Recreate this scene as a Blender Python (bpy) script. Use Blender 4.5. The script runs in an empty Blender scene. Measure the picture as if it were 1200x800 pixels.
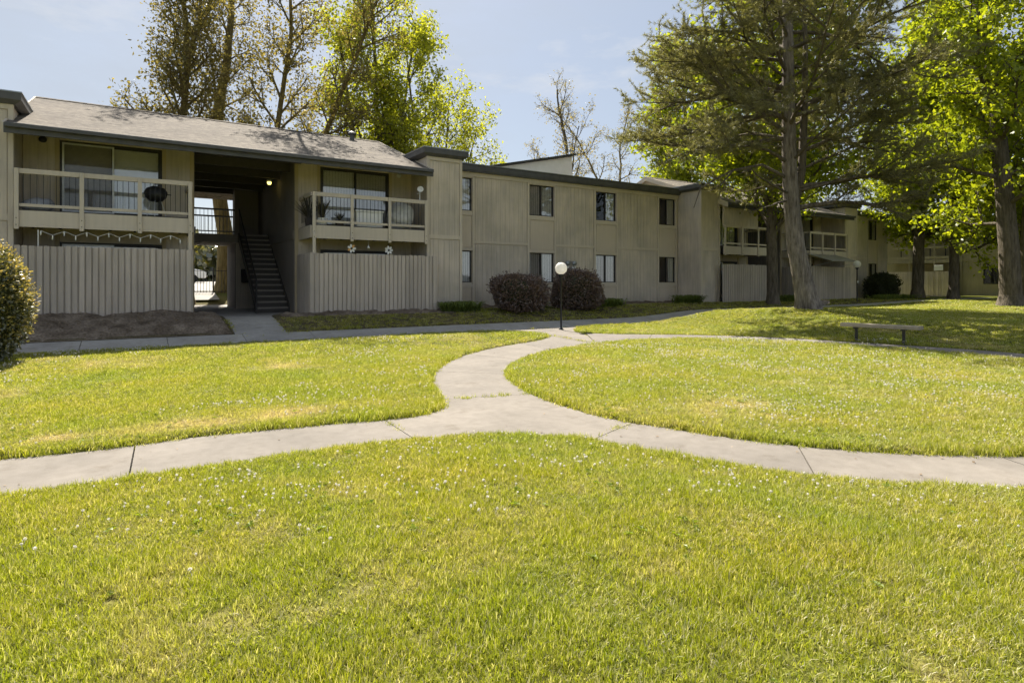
import bpy, bmesh, math, random
import numpy as np
from mathutils import Vector, Matrix

random.seed(7); RNG = np.random.default_rng(7)
R = math.radians
SC = bpy.context.scene
COL = SC.collection

# ------------------------------------------------------------------ camera, sky, sun, exposure
cam_d = bpy.data.cameras.new('camera'); cam = bpy.data.objects.new('camera', cam_d); COL.objects.link(cam)
cam.location = (0, 0, 1.45); cam.rotation_euler = (R(90), 0, R(-32.3))
cam_d.sensor_width = 36; cam_d.lens = 20.9; cam_d.shift_y = -0.0575
cam_d.clip_start = 0.05; cam_d.clip_end = 3000
SC.camera = cam

SUN_EL, SUN_AZ = 51.0, 9.0          # azimuth east of +Y
wd = bpy.data.worlds.new('World'); SC.world = wd; wd.use_nodes = True
nt = wd.node_tree; nt.nodes.clear()
sky = nt.nodes.new('ShaderNodeTexSky'); sky.sky_type = 'NISHITA'; sky.sun_disc = False
sky.sun_elevation = R(SUN_EL); sky.sun_rotation = R(SUN_AZ)
sky.air_density = 1.0; sky.dust_density = 1.3; sky.ozone_density = 1.0; sky.altitude = 20
tc = nt.nodes.new('ShaderNodeTexCoord')
mp = nt.nodes.new('ShaderNodeMapping'); mp.inputs['Scale'].default_value = (1, 1, 2.6)
no = nt.nodes.new('ShaderNodeTexNoise'); no.inputs['Scale'].default_value = 2.3; no.inputs['Detail'].default_value = 7; no.inputs['Roughness'].default_value = .6
cr = nt.nodes.new('ShaderNodeValToRGB'); cr.color_ramp.elements[0].position = .42; cr.color_ramp.elements[1].position = .85
cr.color_ramp.elements[0].color = (.58, .58, .58, 1); cr.color_ramp.elements[1].color = (1, 1, 1, 1)
mx = nt.nodes.new('ShaderNodeMix'); mx.data_type = 'RGBA'; mx.inputs[7].default_value = (4.1, 4.5, 5.1, 1)
bg = nt.nodes.new('ShaderNodeBackground'); bg.inputs['Strength'].default_value = .05
wo = nt.nodes.new('ShaderNodeOutputWorld')
L = nt.links.new
L(tc.outputs['Generated'], mp.inputs['Vector']); L(mp.outputs[0], no.inputs['Vector']); L(no.outputs['Fac'], cr.inputs['Fac'])
L(cr.outputs['Color'], mx.inputs[0]); L(sky.outputs[0], mx.inputs[6]); wn = nt.nodes.new('ShaderNodeTexNoise'); wn.inputs['Scale'].default_value = 4.5; wn.inputs['Detail'].default_value = 9; wn.inputs['Roughness'].default_value = .62
mp2 = nt.nodes.new('ShaderNodeMapping'); mp2.inputs['Scale'].default_value = (1, 1, 3.2); mp2.inputs['Location'].default_value = (.35, .1, .2)
wr_ = nt.nodes.new('ShaderNodeValToRGB'); wr_.color_ramp.elements[0].position = .54; wr_.color_ramp.elements[1].position = .80; wr_.color_ramp.elements[1].color = (.75, .75, .75, 1)
mx2 = nt.nodes.new('ShaderNodeMix'); mx2.data_type = 'RGBA'; mx2.inputs[7].default_value = (6.0, 6.1, 6.25, 1)
L(tc.outputs['Generated'], mp2.inputs['Vector']); L(mp2.outputs[0], wn.inputs['Vector']); L(wn.outputs['Fac'], wr_.inputs['Fac']); L(wr_.outputs['Color'], mx2.inputs[0]); L(mx.outputs[2], mx2.inputs[6])
L(mx2.outputs[2], bg.inputs['Color']); L(bg.outputs[0], wo.inputs['Surface'])

sl = bpy.data.lights.new('sun', 'SUN'); sl.energy = 4.5; sl.angle = R(.53); sl.color = (1, .93, .82)
so = bpy.data.objects.new('sun', sl); COL.objects.link(so)
sdir = Vector((math.sin(R(SUN_AZ))*math.cos(R(SUN_EL)), math.cos(R(SUN_AZ))*math.cos(R(SUN_EL)), math.sin(R(SUN_EL))))
so.rotation_euler = sdir.to_track_quat('Z', 'Y').to_euler(); so.location = (0, 40, 60)

SC.view_settings.view_transform = 'Standard'; SC.view_settings.look = 'None'
SC.view_settings.gamma = 1.0; SC.view_settings.use_curve_mapping = False
SC.view_settings.exposure = 1.45
SC.render.engine = 'CYCLES'
SC.cycles.max_bounces = 6; SC.cycles.diffuse_bounces = 3; SC.cycles.transparent_max_bounces = 12
SC.cycles.sample_clamp_indirect = 6; SC.cycles.use_light_tree = False; SC.cycles.adaptive_threshold = .02

# ------------------------------------------------------------------ helpers
def ss(t):
    t = np.clip(t, 0, 1); return t*t*(3-2*t)
def T(x, y):
    """height of the land"""
    x = np.asarray(x, float); y = np.asarray(y, float)
    A = ss((y-14.3)/3.9); B = ss((x-14.6)/4.6)
    hump = .22*np.exp(-((x-19.3)/2.6)**2-((y-11.8)/2.6)**2)
    return .5*A + (.30*B + hump + .18*ss((x-29)/9))*(1-A) + .40*ss((y-28)/4) + .5*ss((y-34)/20)
def tz(x, y): return float(T(x, y))
_tab = np.random.default_rng(3).random((256, 256))
def vnoise(x, y, s=1.0, o=0.0):
    x = np.asarray(x)*s+o; y = np.asarray(y)*s+o*1.7
    xi = np.floor(x).astype(int); yi = np.floor(y).astype(int); fx = ss(x-xi); fy = ss(y-yi)
    g = lambda a, b: _tab[a % 256, b % 256]
    return (g(xi, yi)*(1-fx)+g(xi+1, yi)*fx)*(1-fy)+(g(xi, yi+1)*(1-fx)+g(xi+1, yi+1)*fx)*fy

WL = {}
def link(o, parent=None, loc=(0, 0, 0)):
    COL.objects.link(o); o.location = loc; WL[o.name] = Vector(loc)
    if parent is not None:
        o.parent = parent; o.matrix_parent_inverse = Matrix.Translation(-WL[parent.name])
    return o
def tag(o, label=None, cat=None, group=None, kind=None):
    if label: o['label'] = label
    if cat: o['category'] = cat
    if group: o['group'] = group
    if kind: o['kind'] = kind
    return o
def thing(name, loc, label, cat, group=None):
    return tag(link(bpy.data.objects.new(name, None), None, loc), label, cat, group)
def mesh_np(name, V, F, mat=None, smooth=False):
    """V (n,3), F (m,k) index array, k fixed"""
    V = np.asarray(V, np.float32); F = np.asarray(F, np.int32); me = bpy.data.meshes.new(name)
    me.vertices.add(len(V)); me.vertices.foreach_set('co', V.ravel())
    m, k = F.shape
    me.loops.add(m*k); me.loops.foreach_set('vertex_index', F.ravel())
    me.polygons.add(m); me.polygons.foreach_set('loop_start', np.arange(0, m*k, k, dtype=np.int32))
    me.polygons.foreach_set('loop_total', np.full(m, k, np.int32))
    if smooth: me.polygons.foreach_set('use_smooth', np.ones(m, bool))
    me.update(calc_edges=True)
    if mat: me.materials.append(mat)
    return me
def put(name, me, parent=None, loc=(0, 0, 0)):
    return link(bpy.data.objects.new(name, me), parent, loc)

class MB:
    def __init__(s): s.v = []; s.f = []
    def box(s, x0, x1, y0, y1, z0, z1):
        if x0 > x1: x0, x1 = x1, x0
        if y0 > y1: y0, y1 = y1, y0
        n = len(s.v)
        s.v += [(x0,y0,z0),(x1,y0,z0),(x1,y1,z0),(x0,y1,z0),(x0,y0,z1),(x1,y0,z1),(x1,y1,z1),(x0,y1,z1)]
        s.f += [tuple(n+i for i in q) for q in ((3,2,1,0),(4,5,6,7),(0,1,5,4),(1,2,6,5),(2,3,7,6),(3,0,4,7))]
        return s
    def poly(s, pts):
        n = len(s.v); s.v += [tuple(p) for p in pts]; s.f.append(tuple(range(n, n+len(pts)))); return s
    def prism(s, pts, off):
        """closed polygon pts extruded by vector off"""
        n = len(s.v); k = len(pts); o = Vector(off)
        s.v += [tuple(p) for p in pts]+[tuple(Vector(p)+o) for p in pts]
        s.f.append(tuple(n+i for i in reversed(range(k)))); s.f.append(tuple(n+k+i for i in range(k)))
        for i in range(k): j = (i+1) % k; s.f.append((n+i, n+j, n+k+j, n+k+i))
        return s
    def tube(s, pts, rad, sides=6, cap=True):
        pts = [Vector(p) for p in pts]; k = len(pts)
        if not hasattr(rad, '__len__'): rad = [rad]*k
        n = len(s.v); ref = None
        for i, p in enumerate(pts):
            t = (pts[min(i+1, k-1)]-pts[max(i-1, 0)])
            t = t.normalized() if t.length > 1e-9 else Vector((0, 0, 1))
            if ref is None: ref = Vector((1, 0, 0)) if abs(t.x) < .8 else Vector((0, 1, 0))
            a = (ref-t*ref.dot(t)).normalized(); b = t.cross(a); ref = a
            for j in range(sides):
                an = 2*math.pi*j/sides; s.v.append(tuple(p+(a*math.cos(an)+b*math.sin(an))*rad[i]))
        for i in range(k-1):
            for j in range(sides):
                j2 = (j+1) % sides; s.f.append((n+i*sides+j, n+i*sides+j2, n+(i+1)*sides+j2, n+(i+1)*sides+j))
        if cap:
            s.f.append(tuple(n+j for j in reversed(range(sides)))); s.f.append(tuple(n+(k-1)*sides+j for j in range(sides)))
        return s
    def lathe(s, prof, c=(0, 0, 0), sides=16):
        """prof [(r,z)...] about vertical axis"""
        n = len(s.v); k = len(prof)
        for r, z in prof:
            for j in range(sides):
                an = 2*math.pi*j/sides; s.v.append((c[0]+r*math.cos(an), c[1]+r*math.sin(an), c[2]+z))
        for i in range(k-1):
            for j in range(sides):
                j2 = (j+1) % sides; s.f.append((n+i*sides+j, n+i*sides+j2, n+(i+1)*sides+j2, n+(i+1)*sides+j))
        return s
    def mesh(s, name, mat, smooth=False, bevel=0):
        me = bpy.data.meshes.new(name); me.from_pydata(s.v, [], s.f); me.update()
        if bevel:
            bm = bmesh.new(); bm.from_mesh(me)
            bmesh.ops.bevel(bm, geom=bm.edges[:], offset=bevel, segments=1, affect='EDGES'); bm.to_mesh(me); bm.free()
        if smooth: me.polygons.foreach_set('use_smooth', np.ones(len(me.polygons), bool))
        if mat: me.materials.append(mat)
        return me
    def build(s, name, mat, parent=None, smooth=False, bevel=0, loc=(0, 0, 0)):
        return put(name, s.mesh(name, mat, smooth, bevel), parent, loc)
def B(x0, x1, y0, y1, z0, z1): return MB().box(x0, x1, y0, y1, z0, z1)

# ------------------------------------------------------------------ materials
class NT:
    def __init__(s, name):
        s.m = bpy.data.materials.new(name); s.m.use_nodes = True; s.t = s.m.node_tree; s.t.nodes.clear()
        s.out = s.n('ShaderNodeOutputMaterial')
    def n(s, typ, **kw):
        nd = s.t.nodes.new(typ)
        for k, v in kw.items():
            if k.startswith('_'): setattr(nd, k[1:], v)
            else: nd.inputs[k.replace('__', ' ')].default_value = v
        return nd
    def l(s, a, b): s.t.links.new(a, b)
    def pos(s): return s.n('ShaderNodeNewGeometry').outputs['Position']
    def noise(s, scale, detail=4, vec=None, rough=.55):
        n = s.n('ShaderNodeTexNoise', Scale=scale, Detail=detail, Roughness=rough)
        if vec is not None: s.l(vec, n.inputs['Vector'])
        return n.outputs['Fac']
    def mapping(s, vec, sc): 
        m = s.n('ShaderNodeMapping', Scale=sc); s.l(vec, m.inputs['Vector']); return m.outputs[0]
    def ramp(s, fac, stops):
        r = s.n('ShaderNodeValToRGB'); e = r.color_ramp.elements
        while len(e) < len(stops): e.new(.5)
        for el, (p, c) in zip(e, stops): el.position = p; el.color = tuple(c)+(1,) if len(c) == 3 else c
        s.l(fac, r.inputs['Fac']); return r.outputs['Color']
    def mix(s, fac, a, b, mode='MIX'):
        m = s.n('ShaderNodeMix', _data_type='RGBA', _blend_type=mode)
        for sock, v in ((m.inputs[0], fac), (m.inputs[6], a), (m.inputs[7], b)):
            if hasattr(v, 'is_linked'): s.l(v, sock)
            else: sock.default_value = v if not isinstance(v, tuple) or len(v) == 4 else v+(1,)
        return m.outputs[2]
    def bump(s, h, strength=.3, dist=.02):
        b = s.n('ShaderNodeBump', Strength=strength, Distance=dist); s.l(h, b.inputs['Height']); return b.outputs[0]
    def pbsdf(s, col, rough=.7, metal=0, normal=None, spec=.4, **kw):
        p = s.n('ShaderNodeBsdfPrincipled', Roughness=rough, Metallic=metal, **kw)
        p.inputs['Specular IOR Level'].default_value = spec
        if hasattr(col, 'is_linked'): s.l(col, p.inputs['Base Color'])
        else: p.inputs['Base Color'].default_value = tuple(col)+(1,)
        if normal is not None: s.l(normal, p.inputs['Normal'])
        return p
    def done(s, shader): s.l(shader, s.out.inputs['Surface']); return s.m
def flat(name, col, rough=.6, metal=0, spec=.4, var=.12, scale=9):
    k = NT(name); n = k.noise(scale, 5, k.pos())
    c = k.ramp(n, [(.25, tuple(v*(1-var) for v in col)), (.75, tuple(min(1, v*(1+var)) for v in col))])
    return k.done(k.pbsdf(c, rough, metal, spec=spec).outputs[0])
def painted_wood(name, col, streak=.16, stain=.5, objvar=.0):
    """painted timber: vertical streaks, weathering blotches, splash dirt low down"""
    k = NT(name); p = k.pos()
    st = k.noise(1.0, 6, k.mapping(p, (14, 14, .9)))
    bl = k.noise(.9, 5, p)
    c = k.ramp(st, [(.2, tuple(v*(1-streak) for v in col)), (.8, tuple(v*(1+streak) for v in col))])
    d = k.ramp(bl, [(.35, (1, 1, 1)), (.72, (1-.28*stain, 1-.26*stain, 1-.24*stain))])
    c = k.mix(1.0, c, d, 'MULTIPLY')
    if objvar:
        r = k.n('ShaderNodeObjectInfo').outputs['Random']
        c = k.mix(1.0, c, k.ramp(r, [(0, (1-objvar,)*3), (1, (1+objvar*.6,)*3)]), 'MULTIPLY')
    fine = k.noise(1.0, 3, k.mapping(p, (60, 60, 4)))
    return k.done(k.pbsdf(c, .82, spec=.25, normal=k.bump(fine, .25, .004)).outputs[0])
M = {}
M['siding'] = painted_wood('siding_paint', (.60, .522, .425), .18, 1.05)
M['panelpaint'] = painted_wood('panel_paint', (.58, .50, .40), .06, .4)
M['trim'] = painted_wood('trim_paint', (.58, .51, .412), .08, .35)
M['tan'] = painted_wood('header_paint', (.46, .38, .25), .08, .3)
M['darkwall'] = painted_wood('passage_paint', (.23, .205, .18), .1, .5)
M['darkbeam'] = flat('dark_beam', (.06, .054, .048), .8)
M['fascia'] = flat('fascia_paint', (.085, .085, .088), .6, var=.25, scale=4)
M['fence'] = painted_wood('fence_paint', (.53, .462, .39), .16, .7, .13)
M['metalcap'] = flat('cap_metal', (.33, .35, .37), .38, .6)
M['blackmetal'] = flat('black_metal', (.018, .018, .02), .45)
M['bronze'] = flat('bronze_frame', (.035, .032, .03), .45)
M['alu'] = flat('aluminium_frame', (.62, .63, .63), .4, .3)
M['white'] = flat('white_paint', (.78, .78, .76), .5, var=.05)
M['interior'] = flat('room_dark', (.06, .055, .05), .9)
M['stucco'] = flat('white_stucco', (.74, .72, .68), .9, var=.06, scale=3)
M['ironbox'] = flat('dark_box', (.03, .03, .033), .6)
def m_shingle():
    k = NT('shingles'); p = k.pos()
    br = k.n('ShaderNodeTexBrick', Scale=1.0, Mortar__Size=.0, Bias=-.1); br.inputs['Brick Width'].default_value = .32; br.inputs['Row Height'].default_value = .14
    br.inputs['Color1'].default_value = (.168, .148, .125, 1); br.inputs['Color2'].default_value = (.118, .104, .09, 1); br.inputs['Mortar'].default_value = (.12, .105, .09, 1)
    k.l(p, br.inputs['Vector'])
    n = k.noise(1.0, 5, k.mapping(p, (7, 16, 16)), .7); b2 = k.noise(.6, 4, p)
    c = k.mix(1.0, br.outputs['Color'], k.ramp(n, [(.34, (.55,)*3), (.66, (1.42,)*3)]), 'MULTIPLY')
    c = k.mix(1.0, c, k.ramp(b2, [(.3, (.85, .84, .82)), (.7, (1.12, 1.1, 1.05))]), 'MULTIPLY')
    h = k.n('ShaderNodeMath', _operation='ADD'); k.l(br.outputs['Fac'], h.inputs[0]); h.inputs[1].default_value = 0
    return k.done(k.pbsdf(c, .95, spec=.2, normal=k.bump(n, .6, .02)).outputs[0])
M['shingle'] = m_shingle()
def m_concrete(name, col, stain=1.0):
    k = NT(name); p = k.pos()
    a = k.noise(1.3, 6, p); b = k.noise(9, 6, p); f = k.noise(160, 3, p); cr_ = k.noise(3.1, 8, p, .7)
    c = k.ramp(a, [(.3, tuple(v*(1-.20*stain) for v in col)), (.7, tuple(v*1.08 for v in col))])
    c = k.mix(1.0, c, k.ramp(b, [(.3, (.88, .875, .86)), (.65, (1.03, 1.03, 1.03))]), 'MULTIPLY')
    c = k.mix(1.0, c, k.ramp(f, [(.35, (.86,)*3), (.6, (1.05,)*3)]), 'MULTIPLY')
    c = k.mix(1.0, c, k.ramp(cr_, [(.28, (.74, .71, .66)), (.44, (1, 1, 1))]), 'MULTIPLY')
    r = k.n('ShaderNodeObjectInfo').outputs['Random']
    c = k.mix(1.0, c, k.ramp(r, [(0, (.93, .93, .93)), (1, (1.04, 1.035, 1.02))]), 'MULTIPLY')
    return k.done(k.pbsdf(c, .9, spec=.25, normal=k.bump(f, .25, .004)).outputs[0])
M['concrete'] = m_concrete('concrete', (.220, .198, .172))
M['concrete2'] = m_concrete('walk_concrete', (.36, .345, .32))
M['asphalt'] = flat('asphalt', (.13, .125, .12), .9, var=.15, scale=3)
def m_ground():
    k = NT('lawn_ground'); p = k.pos()
    dry = k.n('ShaderNodeAttribute', _attribute_name='dry').outputs['Fac']
    a = k.noise(2.2, 7, p); b = k.noise(26, 5, p)
    bare = k.n('ShaderNodeAttribute', _attribute_name='bare').outputs['Fac']
    g = k.ramp(a, [(.3, (.075, .085, .012)), (.7, (.12, .13, .018))])
    d = k.ramp(a, [(.3, (.28, .21, .09)), (.7, (.38, .29, .14))])
    c = k.mix(dry, g, d)
    c = k.mix(bare, c, k.ramp(a, [(.3, (.075, .06, .042)), (.7, (.13, .105, .075))]))
    c = k.mix(1.0, c, k.ramp(b, [(.3, (.5, .5, .45)), (.65, (1.2, 1.2, 1.1))]), 'MULTIPLY')
    return k.done(k.pbsdf(c, .95, spec=.1, normal=k.bump(b, .8, .03)).outputs[0])
M['lawn'] = m_ground()
def m_soil():
    k = NT('bare_soil'); p = k.pos(); a = k.noise(2.5, 7, p); b = k.noise(22, 6, p)
    c = k.ramp(a, [(.3, (.10, .076, .055)), (.7, (.27, .22, .17))])
    c = k.mix(1.0, c, k.ramp(b, [(.3, (.55,)*3), (.65, (1.2,)*3)]), 'MULTIPLY')
    return k.done(k.pbsdf(c, .95, spec=.1, normal=k.bump(b, .9, .05)).outputs[0])
M['soil'] = m_soil()
def m_leaf(name, c0, c1, trans=.5, tcol=None, gloss=.03):
    k = NT(name); r = k.n('ShaderNodeNewGeometry').outputs['Random Per Island']
    c = k.ramp(r, [(0, c0), (1, c1)])
    di = k.n('ShaderNodeBsdfDiffuse'); k.l(c, di.inputs['Color'])
    tr = k.n('ShaderNodeBsdfTranslucent')
    tcol = tcol or (1.25, 1.15, .55)
    k.l(k.mix(1.0, c, tcol+(1,), 'MULTIPLY'), tr.inputs['Color'])
    a = k.n('ShaderNodeMixShader', Fac=trans); k.l(di.outputs[0], a.inputs[1]); k.l(tr.outputs[0], a.inputs[2])
    gl = k.n('ShaderNodeBsdfGlossy', Roughness=.45); gl.inputs['Color'].default_value = (.9, .9, .9, 1)
    b = k.n('ShaderNodeMixShader', Fac=gloss); k.l(a.outputs[0], b.inputs[1]); k.l(gl.outputs[0], b.inputs[2])
    return k.done(b.outputs[0])
M['leaf_green'] = m_leaf('leaf_bright_green', (.13, .18, .012), (.30, .35, .022), .60, (1.65, 1.5, .6))
M['leaf_green2'] = m_leaf('leaf_yellow_green', (.20, .235, .018), (.38, .40, .035), .6, (1.5, 1.4, .7))
M['leaf_olive'] = m_leaf('leaf_olive_brown', (.11, .105, .035), (.29, .255, .09), .5, (1.3, 1.15, .6))
M['leaf_sparse'] = m_leaf('leaf_pale_bud', (.17, .15, .06), (.36, .31, .13), .5, (1.2, 1.1, .6))
M['needle'] = m_leaf('pine_needle', (.11, .11, .040), (.31, .285, .11), .48, (1.15, 1.15, .7), .06)
M['leaf_bush'] = m_leaf('leaf_dark_bush', (.085, .06, .046), (.22, .155, .12), .3, (1.3, .9, .6), .08)
M['leaf_hedge'] = m_leaf('leaf_hedge', (.045, .062, .018), (.13, .15, .04), .4, (1.8, 1.3, .5), .16)
M['leaf_hedgetip'] = m_leaf('leaf_hedge_tip', (.20, .20, .06), (.44, .37, .14), .5, (1.3, 1.1, .6), .1)
M['leaf_cover'] = m_leaf('leaf_cover', (.085, .12, .03), (.19, .25, .06), .4)
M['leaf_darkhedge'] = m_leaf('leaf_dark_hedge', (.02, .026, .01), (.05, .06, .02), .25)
def m_bark(name, c0, c1):
    k = NT(name); p = k.pos(); v = k.mapping(p, (9, 9, 1.6))
    a = k.noise(1.4, 7, v, .65); b = k.noise(1.2, 3, p)
    c = k.ramp(a, [(.3, c0), (.7, c1)])
    c = k.mix(1.0, c, k.ramp(b, [(.3, (.8,)*3), (.7, (1.15,)*3)]), 'MULTIPLY')
    return k.done(k.pbsdf(c, .92, spec=.15, normal=k.bump(a, 1.0, .05)).outputs[0])
M['bark_pine'] = m_bark('bark_pine', (.075, .062, .05), (.34, .295, .24))
M['bark'] = m_bark('bark_grey', (.06, .05, .036), (.19, .16, .12))
M['bark_moss'] = m_bark('bark_mossy', (.08, .066, .028), (.23, .18, .08))
def m_grass():
    k = NT('grass_blade'); p = k.pos()
    r = k.n('ShaderNodeNewGeometry').outputs['Random Per Island']
    o = k.n('ShaderNodeObjectInfo').outputs['Random']
    dry = k.n('ShaderNodeAttribute', _attribute_name='dry', _attribute_type='INSTANCER').outputs['Fac']
    c = k.ramp(r, [(0, (.10, .085, .04)), (.14, (.11, .12, .02)), (.32, (.17, .21, .014)), (.6, (.27, .30, .018)), (.86, (.36, .37, .030)), (.90, (.42, .36, .17)), (.965, (.64, .59, .44)), (1, (.72, .68, .56))])
    pn = k.noise(.8, 4, p)
    c = k.mix(1.0, c, k.ramp(pn, [(.3, (.86, .95, .85)), (.7, (1.16, 1.06, 1.1))]), 'MULTIPLY')
    c = k.mix(1.0, c, k.ramp(o, [(0, (.82, .84, .8)), (1, (1.15, 1.12, 1.1))]), 'MULTIPLY')
    dc = k.ramp(r, [(0, (.22, .19, .07)), (.5, (.40, .32, .15)), (1, (.66, .57, .40))])
    c = k.mix(dry, c, dc)
    di = k.n('ShaderNodeBsdfDiffuse'); k.l(c, di.inputs['Color'])
    tr = k.n('ShaderNodeBsdfTranslucent'); k.l(k.mix(1.0, c, (1.25, 1.3, .5, 1), 'MULTIPLY'), tr.inputs['Color'])
    a = k.n('ShaderNodeMixShader', Fac=.45); k.l(di.outputs[0], a.inputs[1]); k.l(tr.outputs[0], a.inputs[2])
    gl = k.n('ShaderNodeBsdfGlossy', Roughness=.4); gl.inputs['Color'].default_value = (.9, .95, .85, 1)
    b = k.n('ShaderNodeMixShader', Fac=.028); k.l(a.outputs[0], b.inputs[1]); k.l(gl.outputs[0], b.inputs[2])
    return k.done(b.outputs[0])
M['grass'] = m_grass()
M['clover'] = m_leaf('clover_white', (.70, .67, .58), (.90, .88, .82), .5, (1, 1, 1), .02)
def m_glass(name='window_glass', tint=(.96, .97, .97), ior=1.75):
    k = NT(name)
    f0 = ((ior-1)/(ior+1))**2
    lw = k.n('ShaderNodeLayerWeight', Blend=.5); pw = k.n('ShaderNodeMath', _operation='POWER'); k.l(lw.outputs['Facing'], pw.inputs[0]); pw.inputs[1].default_value = 4.0
    fr = k.n('ShaderNodeMath', _operation='MULTIPLY_ADD'); k.l(pw.outputs[0], fr.inputs[0]); fr.inputs[1].default_value = 1-f0; fr.inputs[2].default_value = f0
    tr = k.n('ShaderNodeBsdfTransparent'); tr.inputs['Color'].default_value = tint+(1,)
    gl = k.n('ShaderNodeBsdfGlossy', Roughness=.015)
    wob = k.noise(.9, 2, k.pos()); bn = k.bump(wob, .06, .05); k.l(bn, gl.inputs['Normal'])
    a = k.n('ShaderNodeMixShader'); k.l(fr.outputs[0], a.inputs[0]); k.l(tr.outputs[0], a.inputs[1]); k.l(gl.outputs[0], a.inputs[2])
    return k.done(a.outputs[0])
M['glass'] = m_glass(ior=2.3)
M['screen'] = m_glass('insect_screen', (.8, .8, .8), 1.5)
M['blind'] = flat('vinyl_blind', (.86, .84, .78), .6, var=.06)
M['curtain'] = flat('dim_curtain', (.62, .59, .54), .9, var=.1)
M['yellowblind'] = flat('yellow_blind', (.50, .40, .22), .8)
def m_globe():
    k = NT('milk_globe'); p = k.pbsdf((.86, .85, .82), .35)
    tr = k.n('ShaderNodeBsdfTranslucent'); tr.inputs['Color'].default_value = (.9, .88, .84, 1)
    a = k.n('ShaderNodeMixShader', Fac=.5); k.l(p.outputs[0], a.inputs[1]); k.l(tr.outputs[0], a.inputs[2])
    return k.done(a.outputs[0])
M['globe'] = m_globe()
def m_emit(name, col, s):
    k = NT(name); e = k.n('ShaderNodeEmission', Strength=s); e.inputs['Color'].default_value = col+(1,); k.m.cycles.emission_sampling = 'NONE'; return k.done(e.outputs[0])
M['lit'] = m_emit('lit_bulb', (1, .78, .18), 1.4)
M['carpaint'] = flat('white_car_paint', (.75, .76, .78), .25, var=.02, spec=.6)
M['carglass'] = flat('car_glass', (.03, .035, .04), .08, spec=.8)
M['rubber'] = flat('rubber', (.02, .02, .02), .8)
M['benchwood'] = painted_wood('bench_wood', (.40, .34, .25), .15, .7)
M['bag'] = flat('grey_cover', (.30, .31, .33), .8, var=.2, scale=14)
M['tarp'] = flat('pale_cover', (.50, .50, .49), .8, var=.25, scale=6)
M['terracotta'] = flat('dark_pot', (.06, .05, .045), .7)
M['spike'] = flat('spiky_leaf', (.06, .055, .03), .7, var=.4)
M['petal_w'] = flat('petal_white', (.7, .7, .68), .5)
M['petal_o'] = flat('petal_orange', (.62, .34, .12), .5)

# ------------------------------------------------------------------ paths (world outlines in metres)
def resample(pts, n):
    """Catmull-Rom through pts, n points evenly spaced"""
    P = np.array(pts, float); Q = np.vstack([2*P[0]-P[1], P, 2*P[-1]-P[-2]]); out = []
    for i in range(1, len(Q)-2):
        for t in np.linspace(0, 1, 24, endpoint=False):
            a, b, c, d = Q[i-1], Q[i], Q[i+1], Q[i+2]
            out.append(.5*((2*b)+(c-a)*t+(2*a-5*b+4*c-d)*t*t+(3*b-a-3*c+d)*t**3))
    out.append(P[-1]); out = np.array(out)
    s = np.r_[0, np.cumsum(np.linalg.norm(np.diff(out, axis=0), axis=1))]
    q = np.linspace(0, s[-1], n)
    return np.c_[np.interp(q, s, out[:, 0]), np.interp(q, s, out[:, 1])]
LAWN_S = [(-9, 6.6), (-5, 6.5), (-2.5, 6.43), (-.94, 6.36), (-.37, 6.27), (.45, 6.30), (1.19, 6.22), (1.91, 6.09), (2.22, 6.03)]
LAWN_C = [(2.22, 6.03), (2.55, 6.0), (2.80, 6.08), (2.99, 6.24), (3.13, 6.48), (3.19, 6.70)]
LAWN_E = [(3.19, 6.70), (3.30, 6.97), (3.52, 7.66), (3.86, 8.4), (4.4, 9.25), (5.4, 10.4), (6.45, 11.2), (7.4, 11.72), (8.36, 12.15), (9.2, 12.75), (9.60, 13.3)]
FRONT_L = [(-9, 5.3), (-5, 5.25), (-2.5, 5.2), (-.76, 5.16), (-.3, 5.15), (.22, 5.15), (.82, 5.15), (1.51, 5.13), (2.18, 5.04)]
FRONT_C = [(2.18, 5.04), (2.65, 4.92), (3.0, 4.73), (3.2, 4.54), (3.45, 4.21)]
FRONT_R = [(3.45, 4.21), (3.64, 3.70), (3.86, 3.12), (4.14, 2.63), (4.47, 2.22), (4.86, 1.88), (5.23, 1.58), (6.2, .85), (7.6, .1), (9.3, -.3), (11.2, -.2), (12.9, .6), (14.2, 2.1), (14.85, 3.5)]
OVAL_R = [(4.33, 4.53), (4.42, 4.35), (4.57, 3.92), (4.83, 3.33), (5.2, 2.8), (5.62, 2.38), (6.2, 1.95), (7.0, 1.35), (8.1, .95), (9.4, .75), (10.9, .85), (12.3, 1.6), (13.4, 2.8), (13.9, 3.7)]
OVAL_C = [(4.33, 4.53), (4.24, 5.0), (4.24, 5.5), (4.28, 6.0), (4.34, 6.42)]
OVAL_L = [(4.34, 6.42), (4.50, 6.95), (4.75, 7.6), (5.08, 8.2), (5.43, 8.66), (5.99, 9.21), (7.04, 9.93), (8.3, 10.55), (9.2, 10.82)]
OVAL_U = [(9.2, 10.82), (10.3, 10.88), (11.3, 10.74), (12.2, 10.25), (13.2, 9.05), (13.85, 7.4), (14.06, 5.7), (14.08, 4.6), (13.9, 3.7)]
FAR_O = [(10.75, 13.1), (11.1, 12.55), (11.7, 11.95), (12.6, 11.25), (13.5, 10.25), (14.1, 9.2), (14.55, 7.65), (14.90, 6.0), (15.0, 4.7), (14.85, 3.5)]
SW0, SW1, SWX0, SWX1 = 14.95, 15.9, -9.0, 46.0   # pavement along the building

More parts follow.
